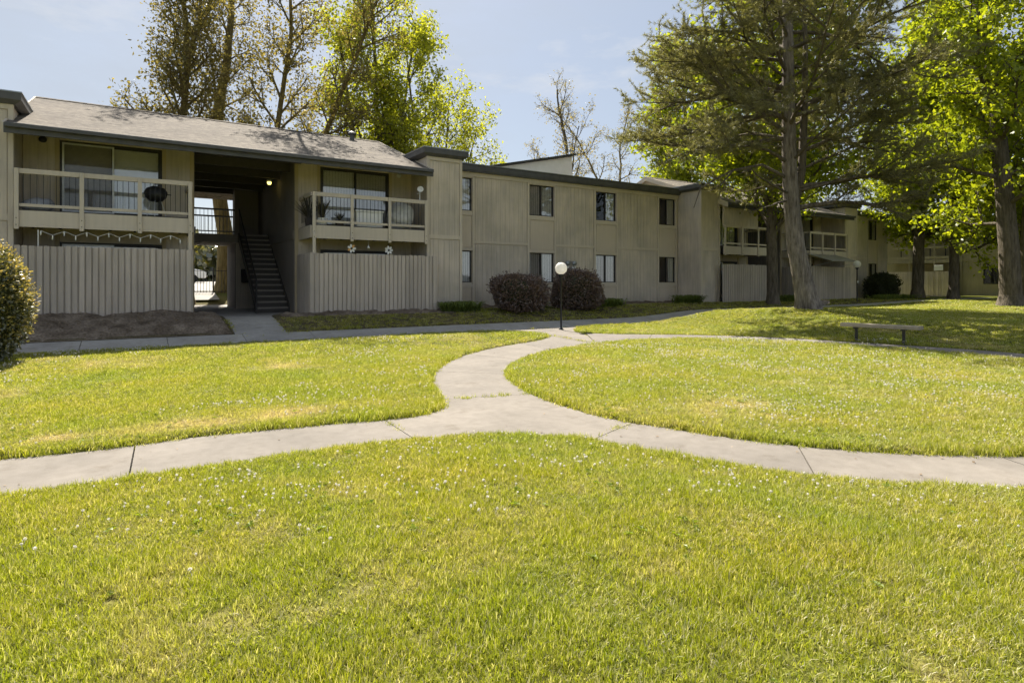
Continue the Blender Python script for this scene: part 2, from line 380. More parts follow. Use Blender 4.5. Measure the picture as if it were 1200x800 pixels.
def slab(name, poly, parent, mat, gap=.006, lift=0.0, depth=.09):
    """one cast slab: polygon shrunk by gap, top on the land, with skirt"""
    P = np.array(poly); c = P.mean(0); n = len(P)
    area = .5*np.sum(P[:, 0]*np.roll(P[:, 1], -1)-np.roll(P[:, 0], -1)*P[:, 1])
    if area < 0: P = P[::-1]
    zz = T(P[:, 0], P[:, 1])+lift
    bm = bmesh.new()
    top = [bm.verts.new((x, y, z)) for (x, y), z in zip(P, zz)]
    bot = [bm.verts.new((x, y, z-depth)) for (x, y), z in zip(P, zz)]
    f = bm.faces.new(top)
    for i in range(n): j = (i+1) % n; bm.faces.new((top[i], bot[i], bot[j], top[j]))
    bmesh.ops.triangulate(bm, faces=[f])
    me = bpy.data.meshes.new(name); bm.to_mesh(me); bm.free(); me.materials.append(mat)
    return put(name, me, parent)
def strip(name, A, Bq, k, parent, mat, sub=10, gap=.012, lift=0.0):
    """k slabs between two edge curves"""
    n = k*sub+1; a = resample(A, n); b = resample(Bq, n)
    for i in range(k):
        ia = a[i*sub:(i+1)*sub+1].copy(); ib = b[i*sub:(i+1)*sub+1].copy()
        for q in (ia, ib):
            d = q[1]-q[0]; q[0] += d/np.linalg.norm(d)*gap*.5
            d = q[-2]-q[-1]; q[-1] += d/np.linalg.norm(d)*gap*.5
        slab('concrete_slab', np.vstack([ia, ib[::-1]]), parent, mat, lift=lift)
path = tag(link(bpy.data.objects.new('garden_path', None), None, (4, 6, 0)), kind='structure')
strip('s', LAWN_S, FRONT_L, 5, path, M['concrete'], 10)
J1 = np.vstack([resample(FRONT_C, 14), resample(OVAL_C, 12), resample(LAWN_C[::-1], 14)])
slab('concrete_slab', (J1-J1.mean(0))*.997+J1.mean(0), path, M['concrete'])
strip('s', OVAL_R, FRONT_R, 8, path, M['concrete'], 8)
strip('s', LAWN_E, OVAL_L, 4, path, M['concrete'], 12)
J2 = np.vstack([[(9.62, 13.32), (9.68, 13.75), (9.4, 14.3), (8.9, 14.79), (12.2, 14.79), (11.4, 14.3), (10.85, 13.7), (10.75, 13.1)], [(10.6, 12.4), (9.23, 10.84)]])
slab('concrete_slab', np.array([(9.62, 13.31), (9.70, 13.75), (9.5, 14.3), (9.1, 14.94), (12.0, 14.94), (11.3, 14.25), (10.88, 13.7), (10.75, 13.12), (9.24, 10.86), (9.22, 10.9)]), path, M['concrete'])
FAR_O2 = FAR_O; strip('s', OVAL_U, FAR_O2, 6, path, M['concrete'], 10, lift=.022)
pave = tag(link(bpy.data.objects.new('pavement', None), None, (0, 15, 0)), kind='structure')
xs = np.arange(SWX0, SWX1+.1, 1.6)
for i in range(len(xs)-1):
    x0, x1 = xs[i]+.006, xs[i+1]-.006
    slab('concrete_slab', [(x0, SW0), ((x0+x1)/2, SW0), (x1, SW0), (x1, SW1), ((x0+x1)/2, SW1), (x0, SW1)], pave, M['concrete2'])
for y0, y1 in ((15.91, 16.9), (16.912, 18.05)):
    slab('concrete_slab', [(2.05, y0), (3.25, y0), (3.25, (y0+y1)/2), (3.25, y1), (2.05, y1), (2.05, (y0+y1)/2)], pave, M['concrete2'])

# signed distance to walked surfaces (positive = lawn)
PATH_POLY = [np.vstack([resample(LAWN_S, 40), resample(FRONT_L, 40)[::-1]]), J1,
             np.vstack([resample(OVAL_R, 50), resample(FRONT_R, 50)[::-1]]),
             np.vstack([resample(LAWN_E, 40), resample(OVAL_L, 40)[::-1]]),
             np.array([(9.62, 13.31), (9.70, 13.75), (9.5, 14.3), (9.1, 14.94), (12.0, 14.94), (11.3, 14.25), (10.88, 13.7), (10.75, 13.12), (9.24, 10.86)]),
             np.vstack([resample(OVAL_U, 50), resample(FAR_O, 50)[::-1]]),
             np.array([(SWX0, SW0), (SWX1, SW0), (SWX1, SW1), (SWX0, SW1)]), np.array([(2.05, 15.7), (3.25, 15.7), (3.25, 18.1), (2.05, 18.1)])]
def path_sd(x, y):
    x = np.asarray(x, float).ravel(); y = np.asarray(y, float).ravel(); best = np.full(x.shape, 1e9); ins = np.zeros(x.shape, bool)
    for P in PATH_POLY:
        lo = P.min(0)-1.0; hi = P.max(0)+1.0
        m = (x > lo[0]) & (x < hi[0]) & (y > lo[1]) & (y < hi[1])
        if not m.any(): continue
        px, py = x[m], y[m]; d2 = np.full(px.shape, 1e9); inn = np.zeros(px.shape, bool)
        Q = np.roll(P, -1, axis=0)
        for (ax, ay), (bx, by) in zip(P, Q):
            dx, dy = bx-ax, by-ay; l2 = dx*dx+dy*dy+1e-12
            t = np.clip(((px-ax)*dx+(py-ay)*dy)/l2, 0, 1)
            d2 = np.minimum(d2, (px-ax-t*dx)**2+(py-ay-t*dy)**2)
            c = ((ay > py) != (by > py))
            inn ^= c & (px < (bx-ax)*(py-ay)/(by-ay+1e-12)+ax)
        bm_ = best[m]; ii = ins[m]
        best[m] = np.minimum(bm_, np.sqrt(d2)); ins[m] = ii | inn
    return np.where(ins, -best, best)
def dryness(x, y):
    g = lambda cx, cy, rx, ry: np.exp(-((x-cx)/rx)**2-((y-cy)/ry)**2)
    d = 1.0*g(.9, 6.75, .9, .32)+.8*g(-.6, 6.7, .6, .22)+.9*g(5.7, 4.4, .8, .5)+.6*g(-1.9, 9.5, .5, .9)+.6*g(1.9, 6.7, .6, .25)+.5*g(-.4, 12.5, .9, .5)+.4*g(2.0, 10.5, .5, .4)
    d = d*(.35+1.1*vnoise(x, y, 3.1, 4))+.75*np.clip(vnoise(x, y, .9, 2)*.6+vnoise(x, y, 3.0, 9)*.4-.60, 0, 1)*2.0
    d = d*np.where(y < 5.1, .55, 1)+.10*np.clip(vnoise(x, y, 1.7, 31)-.35, 0, 1)*(y < 5.2)
    d += .9*np.clip(vnoise(x, y, 3.3, 61)*.5+vnoise(x, y, 8.5, 17)*.5-.50, 0, 1)*(y < 5.2)
    return np.clip(d, 0, 1)
def hump(x, y):
    """the mown islands are slightly crowned"""
    return .13*np.exp(-((x-4.5)/5.5)**2-((y-13.2)/1.1)**2)*(x < 20)+.06*np.exp(-((x-1.5)/3)**2-((y-2.2)/1.6)**2)
def lawn_z(x, y):
    sd = path_sd(x, y); x = np.asarray(x).ravel(); y = np.asarray(y).ravel()
    inside = (x > -9) & (x < 46) & (y > 15.7) & (y < 29)
    z = T(x, y)+np.where(sd > 0, .034*ss(sd/.07)+hump(x, y)*ss(sd/.9)+.014*(vnoise(x, y, 2.3)-.5)*ss(sd/.4), -.10*ss(-sd/.03))
    return z, sd

# ------------------------------------------------------------------ ground sheet
gx = np.unique(np.round(np.r_[-900, -400, -180, -90, -50, np.arange(-30, -6, 1.0), np.arange(-6, -3, .15), np.arange(-3, 15.4, .055), np.arange(15.4, 24, .2), np.arange(24, 56, .6), 60, 75, 100, 180, 400, 900], 3))
gy = np.unique(np.round(np.r_[-900, -400, -150, -60, -30, np.arange(-16, -1, 1.0), np.arange(-1, 1.2, .15), np.arange(1.2, 16, .055), np.arange(16, 19.4, .2), np.arange(19.4, 60, .8), 65, 80, 110, 180, 400, 900], 3))
GX, GY = np.meshgrid(gx, gy); fx_, fy_ = GX.ravel(), GY.ravel()
gz, gsd = lawn_z(fx_, fy_)
inb = (fx_ > -3.9) & (fx_ < 50) & (fy_ > 18.1) & (fy_ < 29.5)
gz = np.where(inb, gz-.12, gz)
nx, ny = len(gx), len(gy)
ii, jj = np.meshgrid(np.arange(nx-1), np.arange(ny-1)); q = (jj*nx+ii).ravel()
gm = mesh_np('ground', np.c_[fx_, fy_, gz], np.c_[q, q+1, q+nx+1, q+nx], M['lawn'], True)
at = gm.attributes.new('dry', 'FLOAT', 'POINT'); at.data.foreach_set('value', dryness(fx_, fy_).astype(np.float32))
at = gm.attributes.new('bare', 'FLOAT', 'POINT'); at.data.foreach_set('value', ((fy_ > 15.9) & (fy_ < 29.5) & (fx_ > -9) & (fx_ < 36)).astype(np.float32)*.85)
tag(put('ground', gm), kind='structure')
# soil bed before the left fence, and soil strip under the shrubs
BEDV = []
def bed(name, x0, x1, y0, y1, h, seed, edge=.35):
    X, Y = np.meshgrid(np.linspace(x0, x1, int((x1-x0)/.07)), np.linspace(y0, y1, int((y1-y0)/.07))); sh = X.shape; x, y = X.ravel(), Y.ravel()
    e = np.minimum.reduce([x-x0, x1-x, y-y0, (y1-y)+.5]); e = ss(e/edge)
    z = T(x, y)+.012+e*(h-.05+.12*(vnoise(x, y, 1.6, seed)-.3)+.09*(vnoise(x, y, 6, seed)-.5)+.05*(vnoise(x, y, 13, seed)-.5))
    lm_ = np.nonzero(e > .35)[0]; lm_ = np.random.default_rng(seed).choice(lm_, int(len(lm_)*.16)); BEDV.append(np.c_[x[lm_], y[lm_], z[lm_]])
    n_, m_ = sh[1], sh[0]; i, j = np.meshgrid(np.arange(n_-1), np.arange(m_-1)); q = (j*n_+i).ravel()
    return tag(put(name, mesh_np(name, np.c_[x, y, z], np.c_[q, q+1, q+n_+1, q+n_], M['soil'], True)), kind='structure')
bed('soil_bed', -6.0, 2.03, 15.905, 18.3, .17, 1)
bed('soil_strip', 3.4, 8.9, 17.35, 18.3, .07, 5, .2)
bed('soil_verge', 9.7, 21.8, 18.5, 19.75, .09, 8, .3)

rl = np.random.default_rng(12); BV = np.vstack(BEDV); lx, ly = BV[:, 0]+rl.normal(0, .015, len(BV)), BV[:, 1]+rl.normal(0, .015, len(BV))
def flat_leaves(name, x, y, z, size, mat):
    n = len(x); a = rl.uniform(0, 6.28, n); s_ = size*rl.uniform(.6, 1.3, n); dx, dy = np.cos(a)*s_, np.sin(a)*s_
    P0 = np.c_[x, y, z]; V = np.stack([P0-np.c_[dx, dy, 0*dx], P0+np.c_[-dy*.55, dx*.55, s_*rl.uniform(0, .6, n)], P0+np.c_[dx, dy, s_*rl.uniform(-.1, .5, n)], P0+np.c_[dy*.55, -dx*.55, s_*.1]], 1).reshape(-1, 3)
    return put(name, mesh_np(name, V, np.arange(4*n).reshape(n, 4), mat))
M['litter'] = m_leaf('leaf_litter', (.10, .06, .03), (.36, .27, .17), .2)
lz = BV[:, 2]+.012
lx2 = rl.uniform(-4, 15, 2600); ly2 = rl.uniform(2, 14.5, 2600); k2 = path_sd(lx2, ly2) < -.06; lx2, ly2 = lx2[k2][:130], ly2[k2][:130]
tag(flat_leaves('path_litter', lx2, ly2, T(lx2, ly2)+.006, .014, M['litter']), 'tiny dry leaf scraps on the concrete paths', 'leaves', kind='stuff')
tag(flat_leaves('leaf_litter', lx, ly, lz, .028, M['litter']), 'scattered dry leaves on the soil before the fences', 'leaves', kind='stuff')

# ------------------------------------------------------------------ building parts
YF = 19.8; Z0 = .42; ZF = 3.24
def wall_holes(mb, a0, a1, z0, z1, holes, y, th=.14):
    """front-facing (-Y) wall a0..a1 with rectangular openings (x0,x1,z0,z1)"""
    X = sorted({a0, a1, *[h[0] for h in holes], *[h[1] for h in holes]}); Z = sorted({z0, z1, *[h[2] for h in holes], *[h[3] for h in holes]})
    X = [v for v in X if a0 <= v <= a1]; Z = [v for v in Z if z0 <= v <= z1]
    for i in range(len(X)-1):
        for j in range(len(Z)-1):
            cx, cz = (X[i]+X[i+1])/2, (Z[j]+Z[j+1])/2
            if any(h[0] < cx < h[1] and h[2] < cz < h[3] for h in holes): continue
            for yy, fl in ((y, 0), (y+th, 1)):
                p = [(X[i], yy, Z[j]), (X[i+1], yy, Z[j]), (X[i+1], yy, Z[j+1]), (X[i], yy, Z[j+1])]
                mb.poly(p if not fl else p[::-1])
    for h in holes:
        x0, x1, za, zb = h
        mb.poly([(x0, y, za), (x1, y, za), (x1, y+th, za), (x0, y+th, za)]); mb.poly([(x0, y, zb), (x0, y+th, zb), (x1, y+th, zb), (x1, y, zb)])
        mb.poly([(x0, y, za), (x0, y+th, za), (x0, y+th, zb), (x0, y, zb)]); mb.poly([(x1, y, za), (x1, y, zb), (x1, y+th, zb), (x1, y+th, za)])
def siding(parent, s0, s1, z0, z1, d, face='-y', pitch=.203, gw=.012, gd=.009, mat='siding', th=.022, name='siding_panel'):
    """grooved plywood sheet with real grooves, standing proud of the wall at depth d"""
    sg = -1 if face[0] == '-' else 1; prof = [(s0, 0.0)]; s = s0+pitch*.5
    prof = [(s0, -th), (s0, 0)]
    while s < s1-gw*1.5:
        prof += [(s, 0), (s+.003, -gd), (s+gw-.003, -gd), (s+gw, 0)]; s += pitch
    prof += [(s1, 0), (s1, -th)]
    mp_ = (lambda a, dep, z: (a, d+sg*dep, z)) if face[1] == 'y' else (lambda a, dep, z: (d+sg*dep, a, z))
    V = []; F = []
    for a, dep in prof: V += [mp_(a, dep, z0), mp_(a, dep, z1)]
    for i in range(len(prof)-1): F.append((2*i, 2*i+2, 2*i+3, 2*i+1))
    m = MB(); m.v = V; m.f = F
    return m.build(name, M[mat], parent)
def window(parent, x0, x1, z0, z1, y, frame='bronze', left='dark', right='blind', split=.5):
    """slider: frame ring, meeting rail, two panes, blinds behind"""
    f = .035; m = MB(); ya, yb = y-.012, y+.06
    m.box(x0, x0+f, ya, yb, z0, z1).box(x1-f, x1, ya, yb, z0, z1).box(x0+f, x1-f, ya, yb, z1-f, z1).box(x0+f, x1-f, ya, yb, z0, z0+f)
    xm = x0+(x1-x0)*split
    w = m.build('window', M[frame], parent)
    B(xm-.028, xm+.028, ya+.004, yb-.01, z0+f, z1-f).build('meeting_rail', M[frame], w)
    B(x0-.05, x1+.05, y-.06, y-.013, z0-.07, z0-.002).build('sill', M['trim'], w, bevel=.006)
    for (a, b, kind, yo) in ((x0+f, xm-.028, left, .030), (xm+.028, x1-f, right, .018)):
        B(a, b, y+yo, y+yo+.006, z0+f, z1-f).build('pane', M['screen' if kind in ('screen', 'dark') else 'glass'], w)
        if kind in ('blind', 'curtain', 'screen', 'half', 'yellowblind'):
            mt = {'blind': 'blind', 'screen': 'curtain', 'curtain': 'curtain', 'half': 'blind', 'yellowblind': 'yellowblind'}[kind]
            a2 = a+(b-a)*.35 if kind == 'half' else a
            p = MB(); n = max(3, int((b-a2)/.085)); st = (b-a2)/n
            for i in range(n):
                xx = a2+i*st; p.poly([(xx, y+.062, z0), (xx+st*1.02, y+.085, z0), (xx+st*1.02, y+.085, z1), (xx, y+.062, z1)])
            p.build('blinds', M[mt], w)
    return w
def slider_door(parent, x0, x1, z0, z1, y, frames, left, right):
    d = MB(); f = .05; ya, yb = y-.02, y+.09
    d.box(x0, x0+f, ya, yb, z0, z1).box(x1-f, x1, ya, yb, z0, z1).box(x0+f, x1-f, ya, yb, z1-f, z1).box(x0+f, x1-f, ya, yb, z0, z0+f)
    w = d.build('sliding_door', M[frames[1]], parent); xm = (x0+x1)/2
    for side, (a, b, kind, yo, fm) in enumerate(((x0+f, xm+.03, left, .0, frames[0]), (xm-.03, x1-f, right, .045, frames[1]))):
        s = MB(); g = .045
        yy0, yy1 = y+yo-.012, y+yo+.025
        s.box(a, a+g, yy0, yy1, z0+f, z1-f).box(b-g, b, yy0, yy1, z0+f, z1-f).box(a+g, b-g, yy0, yy1, z1-f-g, z1-f).box(a+g, b-g, yy0, yy1, z0+f, z0+f+g*1.6)
        lf = s.build('door_leaf', M[fm], w)
        B(a+g, b-g, y+yo+.004, y+yo+.01, z0+f+g, z1-f-g).build('pane', M['screen' if kind == 'screen' else 'glass'], w)
        p = MB(); n = max(6, int((b-a)/.09)); st = (b-a)/n
        mt = {'screen': 'curtain', 'blind': 'blind', 'dim': 'curtain', 'yellow': 'yellowblind'}[kind]
        for i in range(n):
            xx = a+i*st; p.poly([(xx, y+.095, z0), (xx+st*1.02, y+.12, z0), (xx+st*1.02, y+.12, z1), (xx, y+.095, z1)])
        p.build('blinds', M[mt], w)
    return w
def tower(root, x0, x1, y0=18.4, y1=20.6, top=5.72, sides='-x'):
    """square siding-clad chimney tower with flared dark cap"""
    t = B(x0+.03, x1-.03, y0+.03, y1, .2, top).build('tower', M['panelpaint'], root)
    tw = .1; zb = (2.93, 3.07)
    for s0, s1 in ((x0, x0+tw), (x1-tw, x1)): B(s0, s1, y0-.012, y0+.029, .2, top).build('corner_board', M['trim'], t)
    for z0, z1 in ((zb[0], zb[1]), (top-.14, top)): B(x0+tw+.002, x1-tw-.002, y0-.008, y0+.029, z0, z1).build('band_board', M['trim'], t)
    siding(t, x0+tw+.02, x1-tw-.02, zb[1]+.002, top-.165, y0+.008); siding(t, x0+tw+.02, x1-tw-.02, .2, zb[0]-.024, y0+.008)
    for xx, fc in ((x0, '-x'), (x1, '+x')):
        sg = -1 if fc == '-x' else 1
        siding(t, y0+.09, y1, .2, top-.14, xx-sg*.008, fc)
        MB().box(xx-sg*.029, xx+sg*.006, y0+.03, y0+.088, .2, top).build('corner_board', M['trim'], t)
    o = .17; zc = top-.02; c = MB()
    lo = [(x0-.04, y0-.04), (x1+.04, y0-.04), (x1+.04, y1+.04), (x0-.04, y1+.04)]; hi = [(x0-o, y0-o), (x1+o, y0-o), (x1+o, y1+o), (x0-o, y1+o)]
    n = 0; c.v = [(x, y, zc) for x, y in lo]+[(x, y, zc+.09) for x, y in hi]+[(x, y, zc+.26) for x, y in hi]
    c.f = [(3, 2, 1, 0), (8, 9, 10, 11)]+[(a+i, a+(i+1) % 4, a+4+(i+1) % 4, a+4+i) for a in (0, 4) for i in range(4)]
    cp = c.build('cap', M['fascia'], t)
    B(x0-o-.012, x1+o+.012, y0-o-.012, y1+o+.012, zc+.262, zc+.29).build('cap_flashing', M['metalcap'], cp)
    return t
def balcony(root, c, s, xa, xb, posts, deck=3.2, long_post=3, y0=18.2):
    """timber balcony; X = c + s*(x) mirrors it"""
    X = lambda v: c+s*v
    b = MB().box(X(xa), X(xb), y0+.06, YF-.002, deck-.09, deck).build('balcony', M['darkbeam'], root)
    B(X(xa), X(xb), y0, y0+.058, 2.78, deck-.03).build('rim_board', M['trim'], b)
    MB().box(X(xb-.057), X(xb-.002), y0+.06, YF-.05, 2.80, deck-.03).build('rim_board', M['trim'], b)
    B(X(xa), X(xb), y0-.01, y0+.075, 4.05, 4.17).build('top_rail', M['trim'], b, bevel=.006)
    B(X(xa), X(xb), y0+.005, y0+.055, 3.265, 3.335).build('bottom_rail', M['trim'], b)
    MB().box(X(xb-.04), X(xb+.045), y0+.08, YF-.03, 4.055, 4.165).build('top_rail', M['trim'], b)
    for i, p in enumerate(posts):
        z0 = .3 if i == long_post else 2.72
        po = MB().box(X(p-.046), X(p+.046), y0-.055, y0-.012, z0, 4.165).build('post', M['trim'], b, bevel=.005)
        for zz in (2.82, 2.98):
            MB().tube([(X(p), y0-.057, zz), (X(p), y0-.066, zz)], .012, 6).build('bolt', M['blackmetal'], po)
    bar = MB().box(-.006, .006, -.006, .006, 0, .72).mesh('baluster', M['blackmetal'])
    for i in range(len(posts)-1):
        n = 9
        for k in range(1, n+1):
            put('baluster', bar, b, (X(posts[i]+(posts[i+1]-posts[i])*k/(n+1)), y0+.03, 3.335))
    for k in range(1, 11): put('baluster', bar, b, (X(xb), y0+.08+(YF-y0-.15)*k/11, 3.335))
    j = MB()
    for k in range(7):
        xx = xa-.2+(xb-xa+.4)*k/6; j.box(X(xx-.025), X(xx+.025), y0+.065, YF-.01, 2.86, deck-.095)
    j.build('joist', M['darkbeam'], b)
    return b
def gable_block(off, label, first):
    """two-storey unit pair either side of an open stair passage"""
    c = 2.86+off; root = thing('apartment_building', (c, 23, .45), label, 'building')
    wl, wr = c-1.43, c+1.43; el, er = c-5.34, c+5.39
    for s, xo in ((-1, el), (1, er)):
        a0, a1 = (xo, wl) if s < 0 else (wr, xo)
        dx0, dx1 = sorted((c+s*2.23, c+s*4.58))
        holes = [(dx0, dx1, 3.26, 5.24), (dx0, dx1, .5, 2.53)]
        m = MB(); wall_holes(m, a0, a1, .3, 5.66, holes, YF)
        xi = wl if s < 0 else wr
        m.box(xi-.14 if s < 0 else xi, xi if s < 0 else xi+.14, YF+.142, 27, .3, 5.62)
        m.box(xo, xo+.14*(1 if s < 0 else -1), YF+.142, 27, .3, 5.62)
        m.box(a0+.142, a1-.142, 26.86, 27, .3, 5.6).box(a0+.142, a1-.142, YF+.142, 26.85, 2.9, 3.24)
        m.build('wall', M['panelpaint'], root)
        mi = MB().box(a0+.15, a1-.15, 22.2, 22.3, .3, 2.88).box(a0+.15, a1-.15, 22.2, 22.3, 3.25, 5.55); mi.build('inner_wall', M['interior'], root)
        # cladding of the front wall, by bay
        in_, out = (dx1, dx0) if s < 0 else (dx0, dx1)
        e1 = xi
        for z0, z1 in ((.35, 2.75), (3.22, 5.38)):
            q = sorted((in_+(.1 if s < 0 else -.1), e1-(.1 if s < 0 else -.1))); siding(root, q[0], q[1], z0, z1, YF-.022)
            q = sorted((out-(.1 if s < 0 else -.1), xo)); siding(root, q[0], q[1], z0, z1, YF-.022)
        for zz in (0,):
            for xx in (dx0-.1, dx1):
                B(xx+.003, xx+.097, YF-.035, YF-.001, 3.22, 5.38).build('door_casing', M['tan'], root)
                B(xx+.003, xx+.097, YF-.035, YF-.001, .35, 2.75).build('door_casing', M['tan'], root)
        q = sorted((e1, e1-(.1 if s < 0 else -.1)))
        B(q[0], q[1], YF-.04, YF-.001, .3, 5.38).build('corner_board', M['tan'], root)
        B(a0+.01, a1-.01, YF-.05, YF-.001, 5.382, 5.55).build('header_board', M['tan'], root)
        # passage wall cladding
        fc = '+x' if s < 0 else '-x'; sg = 1 if s < 0 else -1
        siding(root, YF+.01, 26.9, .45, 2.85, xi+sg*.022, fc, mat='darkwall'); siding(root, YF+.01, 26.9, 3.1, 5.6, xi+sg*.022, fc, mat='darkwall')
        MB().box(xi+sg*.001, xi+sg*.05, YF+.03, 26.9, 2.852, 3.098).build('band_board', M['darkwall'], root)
        up = ('screen', 'blind') if s < 0 else ('blind', 'dim')
        fr = ('alu', 'bronze') if s < 0 else ('bronze', 'bronze')
        if not first: up = ('dim', 'dim')
        slider_door(root, dx0, dx1, 3.26, 5.24, YF+.02, fr, *up)
        slider_door(root, dx0, dx1, .5, 2.53, YF+.02, fr if s < 0 else ('bronze', 'bronze'), 'dim' if s < 0 else 'yellow', 'yellow' if s < 0 else 'dim')
        balcony(root, c, s, 5.3, 1.6, [5.26, 4.0, 2.78, 1.63])
        if not first and s < 0:
            B(c-5.3, c-2.75, 18.23, 18.3, 4.172, 5.05).build('screen_wall', M['panelpaint'], root); siding(root, c-5.29, c-2.76, 4.18, 5.04, 18.205)
        l = MB().lathe([(.0, -.03), (.085, -.03), (.09, 0), (.07, .03), (0, .035)], sides=12)
        lv = [(x, z, y) for x, y, z in l.v]; l.v = [(a, -b, cc) for a, b, cc in lv]
        l.build('wall_light', M['ironbox' if s < 0 else 'alu'], root, True, loc=(c+s*4.93, YF-.06, 5.2))
    # roof: two slopes with thickness, ridge, fascia and barge boards
    yr, zr, ye, ze, yb = 23.1, 7.1, 17.9, 5.14, 28.3; ra, rb = el-.10, er-.02
    th = .13
    r = MB().prism([(ra, ye, ze), (ra, yr, zr), (ra, yb, ze), (ra, yb, ze-th), (ra, yr, zr-th), (ra, ye, ze-th)], (rb-ra, 0, 0)).build('roof', M['shingle'], root)
    B(ra-.01, rb+.01, ye-.045, ye-.003, ze-.22, ze+.012).build('fascia', M['fascia'], r)
    B(ra+.02, rb-.02, ye-.16, ye-.047, ze-.10, ze+.005).build('gutter', M['fascia'], r, bevel=.01)
    for xx in (ra-.04, rb+.002):
        MB().prism([(xx, ye-.04, ze+.02), (xx, yr, zr+.02), (xx, yb, ze+.02), (xx, yb, ze-.2), (xx, yr, zr-.2), (xx, ye-.04, ze-.2)], (.038, 0, 0)).build('barge_board', M['trim'], r)
    cap_ = MB().prism([(ra, yr-.14, zr-.03), (ra, yr, zr+.03), (ra, yr+.14, zr-.03)], (rb-ra, 0, 0)).build('ridge_cap', M['shingle'], r)
    for xo, fc in ((el, 1), (er, -1)):
        MB().prism([(xo+.002*fc, YF, 5.5), (xo+.002*fc, yr, zr-.14), (xo+.002*fc, 26.9, 5.5)], (.1*fc, 0, 0)).build('gable_wall', M['tan'], root)
    v = MB().tube([(c+4.2, yr-.35, zr-.3), (c+4.2, yr-.35, zr+.06)], .09, 8).lathe([(.16, .06), (.16, .12), (.05, .2), (0, .2)], (c+4.2, yr-.35, zr), 10).build('roof_vent', M['fascia'], r)
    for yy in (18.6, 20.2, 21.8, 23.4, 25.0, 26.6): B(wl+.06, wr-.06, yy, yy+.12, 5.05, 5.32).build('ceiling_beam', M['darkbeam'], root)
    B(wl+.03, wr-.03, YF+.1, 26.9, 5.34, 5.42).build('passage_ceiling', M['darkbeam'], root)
    # passage: slab, bridge, stair, storage wall
    B(wl-.02, wr+.02, 18.05, 29.4, .30, .47).build('passage_floor', M['concrete2'], root)
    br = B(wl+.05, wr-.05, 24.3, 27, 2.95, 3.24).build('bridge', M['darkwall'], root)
    for yy in (24.34, 26.9):
        x1 = c+.25 if yy < 25 else wr-.07
        B(wl+.08, x1, yy-.03, yy+.03, 4.12, 4.18).build('handrail', M['blackmetal'], br); B(wl+.08, x1, yy-.02, yy+.02, 3.32, 3.36).build('handrail', M['blackmetal'], br)
        n = int((x1-wl)/.13); bb = MB().box(-.008, .008, -.008, .008, 0, .76).mesh('baluster', M['blackmetal'])
        for k in range(n): put('baluster', bb, br, (wl+.14+k*.13, yy, 3.36))
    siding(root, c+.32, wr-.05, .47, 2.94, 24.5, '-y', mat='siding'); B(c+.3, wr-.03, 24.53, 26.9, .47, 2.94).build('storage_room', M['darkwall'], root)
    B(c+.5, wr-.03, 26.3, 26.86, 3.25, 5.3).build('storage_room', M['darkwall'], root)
    B(wl-.3, wl+.35, 27.0, 27.2, .4, 5.3).build('rear_post', M['darkwall'], root)
    stair = B(c+.36, c+.42, 20.5, 20.56, .47, .6).build('stair', M['darkbeam'], root)
    sx0, sx1 = c+.42, wr-.06; nst = 15; run = (24.3-20.45)/nst
    for k in range(nst):
        zt = .47+(k+1)*(2.77/nst); yy = 20.45+k*run
        B(sx0, sx1, yy, yy+run+.03, zt-.055, zt).build('step', M['darkwall'], stair); B(sx0, sx1, yy+.012, yy+.03, zt-.18, zt-.056).build('riser', M['darkbeam'], stair)
    for xx in (sx0-.05, sx1+.003):
        MB().prism([(xx, 20.4, .47), (xx, 20.4, .72), (xx, 24.3, 3.3), (xx, 24.3, 2.98)], (.045, 0, 0)).build('stringer', M['darkbeam'], stair)
    hr = MB().tube([(sx0-.03, 20.42, .47), (sx0-.03, 20.42, 1.5), (sx0-.03, 24.25, 4.18)], .025, 6)
    hr.build('handrail', M['blackmetal'], stair)
    for k in range(14):
        yy = 20.6+k*.27; zb_ = .62+(yy-20.42)*.70; MB().tube([(sx0-.03, yy, zb_), (sx0-.03, yy, zb_+.9)], .009, 4).build('baluster', M['blackmetal'], stair)
    # towers at both ends
    tower(root, el-1.33, el-.005); tower(root, er+.005, er+1.33)
    return root, c
